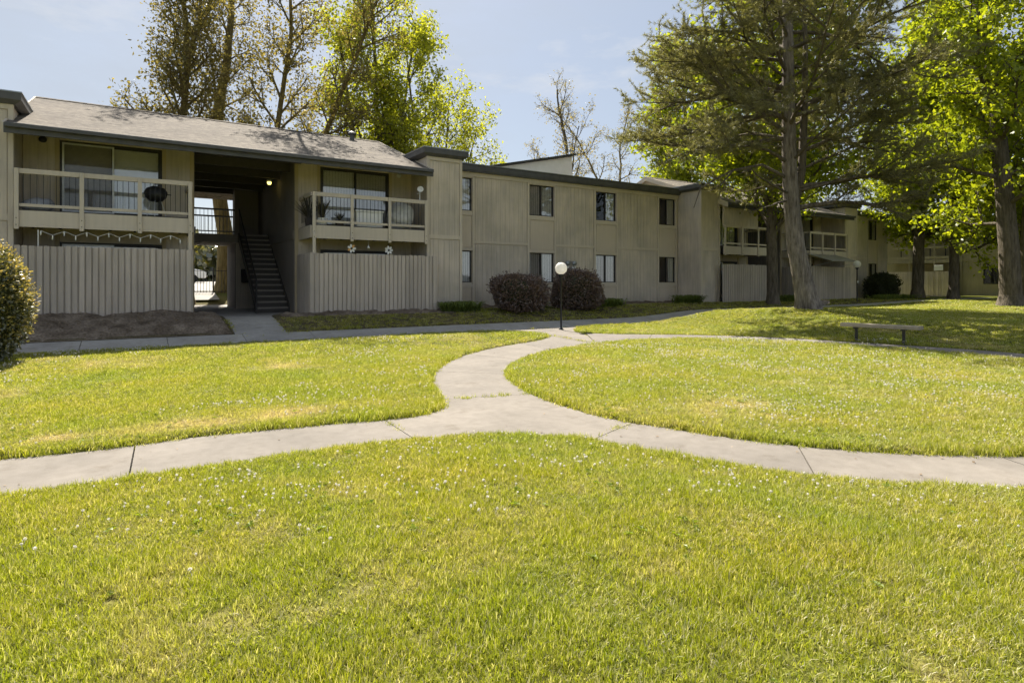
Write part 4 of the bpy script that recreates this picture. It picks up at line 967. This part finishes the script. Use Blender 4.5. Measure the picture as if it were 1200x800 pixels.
def clump(label, c, w, dpt, h, n, seed, mat='leaf_cover', ln=.34):
    """strappy low plant: arching leaves from several crowns"""
    rng = np.random.default_rng(seed); z = tz(c[0], c[1])+.02; root = thing('low_plant', (c[0], c[1], z), label, 'plant', 'low strappy plants at the wall')
    V = []; F = []
    for i in range(n):
        bx, by = rng.uniform(-w/2, w/2), rng.uniform(-dpt/2, dpt/2); az = rng.uniform(0, 6.28); l = ln*rng.uniform(.7, 1.3); hh = h*rng.uniform(.6, 1.15); dx, dy = math.cos(az), math.sin(az); px, py = -dy*.014, dx*.014
        b = len(V)
        for t, zz, ww in ((0, 0, 1), (.45, hh*.85, 1.2), (.8, hh, .9), (1.0, hh*.72, .1)): V += [(bx+dx*l*t-px*ww, by+dy*l*t-py*ww, zz), (bx+dx*l*t+px*ww, by+dy*l*t+py*ww, zz)]
        F += [(b+2*k, b+2*k+1, b+2*k+3, b+2*k+2) for k in range(3)]
    put('leaves', mesh_np('leaves', V, F, M[mat]), root, (c[0], c[1], z))
clump('low strappy green plant at the foot of the chimney tower', (9.15, 17.7), 1.3, .6, .30, 420, 1)
clump('low strappy green plant between the two dark round bushes', (12.45, 18.1), .8, .5, .26, 260, 2)
clump('low strappy green plant right of the right-hand dark bush', (15.7, 17.9), 1.6, .6, .28, 480, 3)
clump('low strappy green plant in the corner by the projecting tower', (20.9, 18.3), 1.4, .6, .34, 420, 4)
clump('low groundcover in front of the dark hedges', (36.5, 17.0), 4.0, .9, .25, 500, 5)
clump('low plant at the foot of the fence behind the pine', (27.6, 17.6), 1.5, .5, .3, 300, 6)

# ------------------------------------------------------------------ lamps, bench
def lamp(x, y, h, gr, label, tagplate=False):
    z = tz(x, y)+.0; root = thing('globe_lamp', (x, y, z), label, 'lamp post', 'white globe path lamps')
    MB().lathe([(.075, -.05), (.075, .03), (.045, .05), (.03, .08), (.03, h-2*gr-.09), (.05, h-2*gr-.08), (.05, h-2*gr-.05), (.0, h-2*gr-.05)], sides=14).build('post', M['blackmetal'], root, True, loc=(x, y, z))
    MB().lathe([(.05, 0), (.085, .015), (.085, .05), (.055, .07)], (0, 0, h-2*gr-.06), 16).build('collar', M['blackmetal'], root, True, loc=(x, y, z))
    pr = [(gr*math.sin(math.pi*(k/14)*.94+.19), h-gr-gr*math.cos(math.pi*(k/14)*.94+.19)) for k in range(15)]; pr[-1] = (0.001, h)
    MB().lathe(pr, sides=24).build('globe', M['globe'], root, True, loc=(x, y, z))
    if tagplate: B(-.06, .06, -.045, -.038, 1.0, 1.10).build('plate', M['white'], root, loc=(x, y, z))
lamp(10.95, 14.52, 2.06, .185, 'white globe lamp on black post at the path junction')
lamp(31.7, 16.55, 2.15, .185, 'white globe lamp on black post near the far awning fence', True)
bn = thing('bench', (14.86, 7.2, tz(14.86, 7.2)), 'long backless wooden bench on two legs by the far path', 'bench')
def bench():
    p0 = Vector((14.74, 8.05)); p1 = Vector((14.98, 6.40)); d = (p1-p0).normalized(); nrm = Vector((-d.y, d.x)); zt = .46+tz(14.8, 7.2)
    L_ = (p1-p0).length; ang = math.atan2(d.y, d.x)
    for k in range(2):
        o = MB().box(0, L_, -.15+.155*k, -.003+.155*k, zt-.085, zt).build('seat_plank', M['benchwood'], bn, bevel=.008, loc=(p0.x, p0.y, 0)); o.rotation_euler = (0, 0, ang)
    for t in (.19, .79):
        c = p0+d*L_*t; zg = tz(c.x, c.y)
        o = MB().box(-.024, .024, -.035, .035, zg-.1, zt-.087).box(-.03, .03, -.14, .14, zt-.12, zt-.0875).build('leg', M['bronze'], bn, loc=(c.x, c.y, 0)); o.rotation_euler = (0, 0, ang)
bench()

# ------------------------------------------------------------------ balcony and patio things
def thing_mesh(name, mb, mat, label, cat, loc, smooth=False, group=None): return tag(mb.build(name, M[mat], None, smooth, loc=loc), label, cat, group)
g = thing('kettle_grill', (.45, 18.75, 3.2), 'black kettle grill on the left balcony', 'grill')
MB().lathe([(.02, .42), (.16, .45), (.25, .55), (.275, .64), (.27, .65)], sides=18).build('bowl', M['blackmetal'], g, True, loc=(.45, 18.75, 3.2))
MB().lathe([(.28, .655), (.275, .70), (.22, .79), (.10, .845), (.0, .85)], sides=18).build('lid', M['blackmetal'], g, True, loc=(.45, 18.75, 3.2))
MB().tube([(-.05, 0, .85), (-.05, 0, .90), (.05, 0, .90), (.05, 0, .85)], .012, 5).build('handle', M['blackmetal'], g, loc=(.45, 18.75, 3.2))
MB().tube([(.27, 0, .64), (.36, 0, .64)], .014, 5).tube([(-.27, 0, .64), (-.36, 0, .64)], .014, 5).build('side_handle', M['blackmetal'], g, loc=(.45, 18.75, 3.2))
for k in range(3):
    a = k*2.094+.4; MB().tube([(.14*math.cos(a), .14*math.sin(a), .48), (.27*math.cos(a), .27*math.sin(a), 0)], .012, 5).build('leg', M['alu'], g, loc=(.45, 18.75, 3.2))
def blob(rx, ry, rz, seed, n=20, lump=.12, flat=.25):
    rd = np.random.default_rng(seed); u, v = np.meshgrid(np.linspace(0, 2*np.pi, n+1)[:-1], np.linspace(.02, np.pi, n//2)); d = np.c_[(np.cos(u)*np.sin(v)).ravel(), (np.sin(u)*np.sin(v)).ravel(), np.cos(v).ravel()]
    f = rd.normal(size=(8, 3))*3; r = 1+lump*np.sum([np.sin(d@q+i) for i, q in enumerate(f)], 0)/2.5
    P = d*r[:, None]*np.array([rx, ry, rz]); P[:, 2] = np.maximum(P[:, 2]+rz*(1-flat), 0)
    i, j = np.meshgrid(np.arange(n), np.arange(n//2-1)); a = (j*n+i).ravel(); b = (j*n+(i+1) % n).ravel(); m = MB(); m.v = [tuple(p) for p in P]; m.f = [tuple(q) for q in np.c_[a, b, b+n, a+n]]
    return m
thing_mesh('covered_bundle', blob(.34, .28, .2, 3), 'bag', 'low grey covered bundle at the left end of the left balcony', 'bundle', (-2.05, 18.8, 3.2), True)
# string lights under the left balcony
sl_ = thing('string_lights', (-.6, 18.22, 2.7), 'zigzag string of small lights hung under the left balcony', 'lights')
cp = []; xs_ = np.linspace(-1.95, 1.0, 14)
for i, xx in enumerate(xs_): cp.append((xx, 18.24, 2.70 if i % 2 == 0 else 2.60))
MB().tube(cp, .006, 4).build('cord', M['white'], sl_)
bulb = MB().lathe([(.0, -.11), (.012, -.10), (.016, -.035), (.008, 0)], sides=8).mesh('bulb', M['white'], True)
for i, p in enumerate(cp): put('bulb', bulb, sl_, p)
hk = MB().tube([(-2.0, 18.24, 2.32), (-2.0, 18.24, 2.72)], .012, 5).build('hook', M['white'], sl_)
# right balcony: plants, box, cover, dish
def spiky(label, loc, pot, potmat, n, ln, seed, mat='spike', tilt=.7):
    rd = random.Random(seed); root = thing('potted_plant', loc, label, 'plant')
    w, h = pot; MB().lathe([(.0, 0), (w*.75, 0), (w, h), (w*.9, h), (w*.85, h-.03), (0, h-.03)], sides=12).build('pot', M[potmat], root, loc=loc)
    V = []; F = []
    for i in range(n):
        az = rd.uniform(0, 6.28); l = ln*rd.uniform(.6, 1.1); t = rd.uniform(.15, tilt); dx, dy = math.cos(az)*math.sin(t), math.sin(az)*math.sin(t); cz = math.cos(t); px, py = -math.sin(az)*.018, math.cos(az)*.018; b = len(V)
        for u, ww, dr in ((0, .8, 0), (.5, 1, 0), (.85, .5, -.04), (1, .05, -.12)): V += [(dx*l*u-px*ww, dy*l*u-py*ww, h-.03+cz*l*u+dr*l), (dx*l*u+px*ww, dy*l*u+py*ww, h-.03+cz*l*u+dr*l)]
        F += [(b+2*k, b+2*k+1, b+2*k+3, b+2*k+2) for k in range(3)]
    put('leaves', mesh_np('leaves', V, F, M[mat]), root, loc)
spiky('dry spiky plant in a white pot on the right balcony', (4.82, 18.5, 3.2), (.17, .22), 'white', 46, .75, 1)
spiky('small spiky plant in a dark pot beside the white pot on the balcony', (5.35, 18.5, 3.2), (.15, .18), 'terracotta', 26, .36, 2)
spiky('bushy dry spiky plant at the passage end of the right balcony', (4.55, 19.0, 3.2), (.15, .25), 'terracotta', 60, .85, 3, tilt=1.1)
bx = thing('storage_box', (6.28, 18.55, 3.2), 'low white storage box behind the middle balcony railing', 'box')
B(5.86, 6.72, 18.42, 18.70, 3.21, 3.68).build('body', M['white'], bx, bevel=.01); B(5.83, 6.75, 18.39, 18.73, 3.683, 3.74).build('lid', M['white'], bx, bevel=.01)
ch = MB(); V_ = [(6.98, 3.2), (7.02, 4.02), (7.35, 4.06), (7.72, 3.98), (7.80, 3.55), (7.86, 3.2)]
ch.prism([(a, 18.42, b) for a, b in V_], (0, .5, 0))
def draped():
    m = blob(.43, .3, .45, 9, 24, .10, .05); m.v = [(x, y, max(0, z)) for x, y, z in m.v]
    m.v = [(x*(1.0+.05*math.sin(14*math.atan2(y, x)))*(1.06 if z < .3 else .98), y*(1+.06*math.sin(14*math.atan2(y, x))), z) for x, y, z in m.v]
    return m
thing_mesh('covered_chair', draped(), 'tarp', 'pale grey cloth-covered chair at the right end of the plant-filled balcony', 'chair', (7.42, 18.68, 3.2), True)
ds = thing('satellite_dish', (7.95, 18.3, 4.1), 'small white satellite dish at the right end of the balcony rail', 'dish')
dm = MB().lathe([(.0, 0), (.05, .008), (.09, .022), (.105, .037), (.10, .042), (.05, .013), (0, .007)], sides=18).build('reflector', M['white'], ds, True, loc=(7.95, 18.25, 4.52)); dm.rotation_euler = (R(75), 0, R(-25))
MB().tube([(7.95, 18.3, 4.1), (7.95, 18.3, 4.5)], .018, 6).tube([(7.95, 18.28, 4.4), (7.78, 18.1, 4.36)], .01, 5).build('mast', M['alu'], ds)
def pinwheel(loc, mats, label):
    root = thing('flower_ornament', loc, label, 'ornament')
    for k in range(7):
        a = k*2*math.pi/7; p = MB(); c = (.085*math.cos(a), 0, .085*math.sin(a))
        ring = [(c[0]+math.cos(t)*.055*math.cos(a)-math.sin(t)*.034*math.sin(a), -.008*math.cos(t), c[2]+math.cos(t)*.055*math.sin(a)+math.sin(t)*.034*math.cos(a)) for t in np.linspace(0, 6.283, 9)[:-1]]
        p.prism(ring, (0, .006, 0)).build('petal', M[mats[k % len(mats)]], root, loc=loc)
    m = MB().lathe([(0, -.012), (.03, -.008), (.03, .008), (0, .012)], sides=10); m.v = [(x, z-.008, y) for x, y, z in m.v]; m.build('hub', M['ironbox'], root, loc=loc)
    MB().tube([(0, .02, 0), (0, .02, .22)], .004, 4).build('hanger', M['blackmetal'], root, loc=loc)
pinwheel((5.62, 18.15, 2.50), ['petal_w', 'petal_o', 'petal_w'], 'white and orange flower ornament hanging under the right balcony')
pinwheel((6.82, 18.15, 2.48), ['petal_w'], 'white flower ornament hanging under the right balcony')
bl = thing('wind_bell', (6.2, 18.3, 2.5), 'small bell hanging between the two flower ornaments', 'bell')
MB().lathe([(.0, .1), (.02, .1), (.03, .06), (.055, 0), (.05, 0), (0, .05)], sides=10).build('bell_body', M['alu'], bl, True, loc=(6.2, 18.3, 2.52)); MB().tube([(6.2, 18.3, 2.6), (6.2, 18.3, 2.78)], .004, 4).build('cord', M['white'], bl)
cl = thing('ceiling_light', (3.95, 22.2, 5.0), 'small yellow lit lamp under the passage ceiling', 'light')
MB().lathe([(.0, -.10), (.05, -.09), (.075, -.03), (.06, .0)], (3.95, 22.2, 4.98), 12).build('bulb', M['lit'], cl, True); B(3.88, 4.02, 22.13, 22.27, 4.985, 5.05).build('housing', M['alu'], cl)
wb = thing('wall_box', (3.55, 24.4, 1.6), 'dark box fixed to the storage wall beside the stair', 'box')
B(3.35, 3.75, 24.22, 24.47, 1.45, 1.95).build('case', M['ironbox'], wb, bevel=.01); B(3.37, 3.73, 24.195, 24.218, 1.47, 1.93).build('door', M['blackmetal'], wb)
def meter(x, label):
    r_ = thing('electric_meter', (x, YF-.05, 2.05), label, 'meter', 'meters on the flat-roofed block wall')
    B(x-.11, x+.11, YF-.13, YF-.024, 1.75, 2.13).build('case', M['alu'], r_, bevel=.008)
    m = MB().lathe([(.105, 0), (.105, .05), (.085, .10), (0, .115)], sides=16); m.v = [(a+x, YF-.13-c_, b+2.25) for a, b, c_ in m.v]; m.build('dial_glass', M['metalcap'], r_, True)
meter(15.17, 'grey electric meter on the wall behind the globe lamp, left one'); meter(15.50, 'grey electric meter on the wall behind the globe lamp, right one')
M['awncloth'] = flat('awning_cloth', (.26, .245, .215), .85, var=.2, scale=3)
aw = thing('awning', (31.6, 17.6, 2.7), 'pale sloping patio awning above the fence right of the pine', 'awning')
MB().prism([(29.9, 18.3, 2.98), (32.6, 18.3, 2.98), (32.9, 17.0, 2.55), (30.2, 17.0, 2.55)], (0, 0, .02)).build('sheet', M['awncloth'], aw)
for xx in (30.3, 32.8): MB().tube([(xx, 17.02, 2.54), (xx, 18.15, 2.3)], .015, 5).build('strut', M['alu'], aw)
# antenna far behind
an = thing('antenna_mast', (31, 62, 0), 'thin antenna mast far behind the flat roof', 'mast'); MB().tube([(27, 55, 1), (27, 55, 19.5)], [.05, .03], 5).build('mast', M['alu'], an)

# ------------------------------------------------------------------ behind the passage
X, Y = np.meshgrid(np.linspace(-40, 45, 60), np.linspace(34, 68, 40)); x_, y_ = X.ravel(), Y.ravel(); i, j = np.meshgrid(np.arange(59), np.arange(39)); q = (j*60+i).ravel()
tag(put('parking_lot', mesh_np('parking_lot', np.c_[x_, y_, T(x_, y_)+.12], np.c_[q, q+1, q+61, q+60], M['concrete2'], True)), kind='structure')
X, Y = np.meshgrid(np.linspace(-3, 3.15, 12), np.linspace(29.41, 34.2, 24)); x_, y_ = X.ravel(), Y.ravel(); i, j = np.meshgrid(np.arange(11), np.arange(23)); q = (j*12+i).ravel()
tag(put('rear_walk', mesh_np('rear_walk', np.c_[x_, y_, T(x_, y_)+.075], np.c_[q, q+1, q+13, q+12], M['concrete2'], True)), kind='structure')
ifn = thing('iron_fence', (2.9, 31.8, .9), 'black iron bar fence behind the stair passage', 'fence')
for zz in (1.0, 2.0): B(.2, 6.2, 31.79, 31.82, zz, zz+.03).build('rail', M['blackmetal'], ifn)
ib = MB().box(-.009, .009, -.009, .009, 0, 1.25).mesh('bar', M['blackmetal'])
for k in range(46): put('bar', ib, ifn, (.25+k*.13, 31.84, .82))
for k in range(3): B(.2+k*2.9, .26+k*2.9, 31.76, 31.86, .7, 2.15).build('post', M['blackmetal'], ifn)
def car(cx, cy, label):
    z = tz(cx, cy)+.12; r_ = thing('parked_car', (cx, cy, z), label, 'car'); lo = (cx, cy, z)
    side = [(-2.2, .32), (-2.2, .78), (-2.05, .92), (-1.5, .97), (-.75, 1.40), (.65, 1.42), (1.25, 1.0), (2.0, .88), (2.22, .70), (2.22, .32)]
    MB().prism([(a, -.85, b) for a, b in side], (0, 1.7, 0)).build('body', M['carpaint'], r_, bevel=.05, loc=lo)
    MB().prism([(-1.35, -.865, 1.0), (-.72, -.865, 1.34), (.6, -.865, 1.35), (1.1, -.865, 1.0)], (0, .012, 0)).build('side_window', M['carglass'], r_, loc=lo)
    MB().prism([(.72, -.72, 1.385), (1.22, -.78, 1.05), (1.22, .78, 1.05), (.72, .72, 1.385)], (.02, 0, .02)).build('windscreen', M['carglass'], r_, loc=lo)
    for wx in (-1.4, 1.4):
        for wy in (-.86, .70):
            m = MB().lathe([(.0, 0), (.2, 0), (.31, .02), (.31, .16), (.2, .18), (0, .18)], sides=16); m.v = [(a+wx, c_+wy, b+.31) for a, b, c_ in m.v]; m.build('wheel', M['rubber'], r_, loc=lo)
    for wy in (-.6, .6): B(2.2, 2.235, wy-.17, wy+.17, .62, .74).build('headlight', M['alu'], r_, loc=lo)
    B(2.2, 2.24, -.5, .5, .4, .55).build('grille', M['blackmetal'], r_, loc=lo)
car(2.15, 50, 'white car parked beyond the iron fence, seen through the passage')
rng = np.random.default_rng(77); n = 26000
P = np.c_[rng.uniform(-45, 60, n), rng.uniform(70, 76, n), np.zeros(n)]; P[:, 2] = 1.2+rng.random(n)*(3.5+4*vnoise(P[:, 0], P[:, 1]*0, .22, 3)); 
tag(put('far_woodland', leaf_mesh('far_woodland', P, .75, M['leaf_hedge'], rng, aspect=.8)), 'brownish far trees and brush beyond the parking lot', 'woodland', kind='stuff')

# ------------------------------------------------------------------ grass, weeds and clover (stuff)
def scatter(name, P, rot, scl, dry, coll, nvar, label, cat):
    n = len(P); me = bpy.data.meshes.new(name); me.vertices.add(n); me.vertices.foreach_set('co', np.asarray(P, np.float32).ravel())
    for nm, typ, arr, key in (('rot', 'FLOAT_VECTOR', rot, 'vector'), ('scl', 'FLOAT_VECTOR', scl, 'vector'), ('dry', 'FLOAT', dry, 'value'), ('idx', 'INT', RNG.integers(0, nvar, n), 'value')):
        a = me.attributes.new(nm, typ, 'POINT'); a.data.foreach_set(key, np.asarray(arr, np.int32 if typ == 'INT' else np.float32).ravel())
    ob = put(name, me); tag(ob, label, cat, kind='stuff')
    ng = bpy.data.node_groups.new(name, 'GeometryNodeTree'); ng.interface.new_socket('Geometry', in_out='INPUT', socket_type='NodeSocketGeometry'); ng.interface.new_socket('Geometry', in_out='OUTPUT', socket_type='NodeSocketGeometry')
    N = ng.nodes.new; gi = N('NodeGroupInput'); go = N('NodeGroupOutput'); ip = N('GeometryNodeInstanceOnPoints'); ci = N('GeometryNodeCollectionInfo')
    ci.inputs['Collection'].default_value = coll; ci.inputs['Separate Children'].default_value = True; ci.inputs['Reset Children'].default_value = True
    def na(nm, t):
        k = N('GeometryNodeInputNamedAttribute'); k.data_type = t; k.inputs['Name'].default_value = nm; return k.outputs['Attribute']
    l = ng.links.new; l(gi.outputs[0], ip.inputs['Points']); l(ci.outputs[0], ip.inputs['Instance']); ip.inputs['Pick Instance'].default_value = True
    l(na('idx', 'INT'), ip.inputs['Instance Index']); l(na('rot', 'FLOAT_VECTOR'), ip.inputs['Rotation']); l(na('scl', 'FLOAT_VECTOR'), ip.inputs['Scale']); l(ip.outputs[0], go.inputs[0])
    md = ob.modifiers.new('scatter', 'NODES'); md.node_group = ng
    return ob
def tuft(rng, nb, rad, h, w):
    V = []; F = []
    for i in range(nb):
        a = rng.uniform(0, 6.28); rr_ = rad*math.sqrt(rng.random()); bx, by = rr_*math.cos(a), rr_*math.sin(a); az = rng.uniform(0, 6.28); l = h*rng.uniform(.55, 1.2); bend = rng.uniform(.15, .95)*l; dx, dy = math.cos(az), math.sin(az)
        fa = az+rng.uniform(-.9, .9)+1.57; px, py = math.cos(fa)*w*.5, math.sin(fa)*w*.5; b = len(V)
        for t, ww in ((0, 1.0), (.55, .9)): 
            o = bend*t*t; V += [(bx+dx*o-px*ww, by+dy*o-py*ww, l*t-.004), (bx+dx*o+px*ww, by+dy*o+py*ww, l*t-.004)]
        o = bend; V.append((bx+dx*o, by+dy*o, l*(1-.25*bend/l)))
        F += [(b, b+1, b+3), (b, b+3, b+2), (b+2, b+3, b+4)]
    return mesh_np('grass_tuft', V, F, M['grass'])
tc_ = bpy.data.collections.new('grass_tufts'); NV = 6
for v in range(NV): tc_.objects.link(bpy.data.objects.new('grass_tuft_%d' % v, tuft(np.random.default_rng(100+v), 15, .045, .039, .0038)))
def sample(nmax, dmin, dmax, dens):
    """points over the visible lawn, density falling with distance"""
    th = math.radians(32.3)+RNG.uniform(-R(53), R(53), nmax); d = np.sqrt(RNG.uniform(dmin**2, dmax**2, nmax))
    area = R(106)*(dmax**2-dmin**2)/2; keep = RNG.random(nmax) < dens(d)*area/nmax
    return np.sin(th[keep])*d[keep], np.cos(th[keep])*d[keep], d[keep]
def lawn_ok(x, y, sd, edge=.0):
    ok = (sd > edge)
    ok &= ~((x > -6.0) & (x < 2.0) & (y > 15.7)); ok &= ~((x > 3.3) & (x < 9) & (y > 17.4)); ok &= ~((x > 1.2) & (x < 4.4) & (y > 17.4)); ok &= (y < 18.6) | (x > 42)
    ok &= ~((x > 9.5) & (x < 35) & (y > 18.3)); ok &= x < 49; ok &= ~((x-19.5)**2+(y-11.75)**2 < .5**2)
    return ok
AX = []
for (nm, d0, d1, fn) in ((340000, 1.2, 5, lambda d: 1900+0*d), (560000, 5, 13, lambda d: 1900*(5/d)**1.5), (260000, 13, 40, lambda d: 1650*(5/d)**1.8)):
    AX.append(np.array(sample(nm, d0, d1, fn)))
A = np.concatenate(AX, 1); x, y, d = A
z, sd = lawn_z(x, y); ok = lawn_ok(x, y, sd, .0) | (lawn_ok(x, y, sd, -.045) & (RNG.random(len(x)) < .16)); x, y, d, z, sd = x[ok], y[ok], d[ok], z[ok], sd[ok]
dr = dryness(x, y); cl_ = vnoise(x, y, 2.4, 17)*.6+vnoise(x, y, 7.0, 5)*.4
z = np.where(sd < 0, T(x, y)-.012, z)
thin = RNG.random(len(x)) < (1-.45*dr)*(1-.5*ss((vnoise(x, y, 4.6, 77)*.6+vnoise(x, y, 12, 3)*.4-.66)/.12))*np.where((y > 16) & (x > 3) & (x < 36), .55+.45*vnoise(x, y, 1.3, 21), 1); x, y, d, z, sd, dr, cl_ = [q_[thin] for q_ in (x, y, d, z, sd, dr, cl_)]
n = len(x); far = np.clip((d-4)/16, 0, 1.3)
hs = (.45+1.05*cl_)*(1-.35*dr)*(1+.2*far)*RNG.uniform(.8, 1.25, n)*np.where(sd < .07, 1.4, 1); ws = (.92+1.0*far)*RNG.uniform(.85, 1.2, n)
scatter('lawn_grass', np.c_[x, y, z-.003], np.c_[RNG.normal(0, .12, n), RNG.normal(0, .12, n), RNG.uniform(0, 6.28, n)], np.c_[ws, ws, hs], np.clip(dr+RNG.normal(0, .12, n), 0, 1), tc_, NV, 'short mown sunlit grass of the court lawns', 'grass')
print('tufts', n, 'leaves', TOT)
cc_ = bpy.data.collections.new('clover_heads')
def head(seed):
    rd = np.random.default_rng(seed); m = MB().tube([(0, 0, 0), (.004, .002, .05)], .0016, 3, False)
    V, F = np.array(m.v), m.f; me = MB(); me.v = m.v; me.f = m.f
    for k in range(16):
        u = rd.normal(size=3); u /= np.linalg.norm(u); c = np.array([.004, .002, .056])+u*.007; t = np.cross(u, rd.normal(size=3)); t /= np.linalg.norm(t); b = np.cross(u, t)
        s = .0062; me.poly([tuple(c-t*s), tuple(c-b*s+u*.002), tuple(c+t*s), tuple(c+b*s+u*.004)])
    return me.mesh('clover_head', M['clover'])
for v in range(3): cc_.objects.link(bpy.data.objects.new('clover_head_%d' % v, head(v)))
N0 = 240000; x, y, d = sample(N0, 2.6, 17, lambda d: 640+0*d)
cn = vnoise(x, y, .55, 40)*.55+vnoise(x, y, 2.1, 12)*.45
gs = lambda cx, cy, rx, ry: np.exp(-((x-cx)/rx)**2-((y-cy)/ry)**2)
pr = np.clip(cn-.60, 0, 1)*1.3+.85*gs(.85, 4.72, .55, .16)*(vnoise(x, y, 3.5, 3) > .35)+.30*gs(2.6, 4.55, .8, .22)+.30*gs(3.7, 2.9, .45, .6)+.45*gs(1.0, 7.5, .9, .16)*(vnoise(x, y, 3.5, 8) > .4)+.28*gs(6.2, 3.9, 1.0, .9)+.13*gs(9, 6, 3.2, 3)+.10*gs(4.2, 2.0, .6, .6)
z, sd = lawn_z(x, y); ok = lawn_ok(x, y, sd, .05) & (RNG.random(len(x)) < pr*.38*ss((d-2.9)/1.6)); x, y, z, d = x[ok], y[ok], z[ok], d[ok]; n = len(x)
s_ = RNG.uniform(.55, .95, n)*(1+np.clip((d-5)/14, 0, 1)*.5)
scatter('clover_flowers', np.c_[x, y, z], np.c_[RNG.normal(0, .2, n), RNG.normal(0, .2, n), RNG.uniform(0, 6.28, n)], np.c_[s_, s_, s_*.9], np.zeros(n), cc_, 3, 'small white clover flowers dotted over the lawns', 'flowers')
print('clover', n)

# broad-leaved weeds in the turf
wc_ = bpy.data.collections.new('weed_rosettes')
M['weed'] = m_leaf('weed_leaf', (.13, .20, .014), (.24, .31, .022), .5)
def rosette(seed):
    rd = np.random.default_rng(seed); m = MB(); nl = 9
    for k in range(nl):
        a = k*2*math.pi/nl+rd.uniform(-.3, .3); l = rd.uniform(.035, .07); w = l*.26; dx, dy = math.cos(a), math.sin(a); zt = rd.uniform(.012, .035)
        m.poly([(0, 0, .006), (dx*l*.5-dy*w, dy*l*.5+dx*w, zt), (dx*l, dy*l, zt*.7), (dx*l*.5+dy*w, dy*l*.5-dx*w, zt)])
    return m.mesh('weed_rosette', M['weed'])
for v in range(3): wc_.objects.link(bpy.data.objects.new('weed_rosette_%d' % v, rosette(v+5)))
x, y, d = sample(60000, 1.6, 13, lambda d: 60+0*d); z, sd = lawn_z(x, y); wn_ = vnoise(x, y, .8, 90)*.5+vnoise(x, y, 3, 91)*.5
ok = lawn_ok(x, y, sd, .03) & (RNG.random(len(x)) < np.clip((wn_-.5)*2, .03, .6)); x, y, z = x[ok], y[ok], z[ok]; n = len(x); s_ = RNG.uniform(.3, .62, n)
scatter('lawn_weeds', np.c_[x, y, z+.012], np.c_[RNG.normal(0, .15, n), RNG.normal(0, .15, n), RNG.uniform(0, 6.28, n)], np.c_[s_, s_, s_], np.zeros(n), wc_, 3, 'small broad-leaved weeds dotted through the lawns', 'weeds')
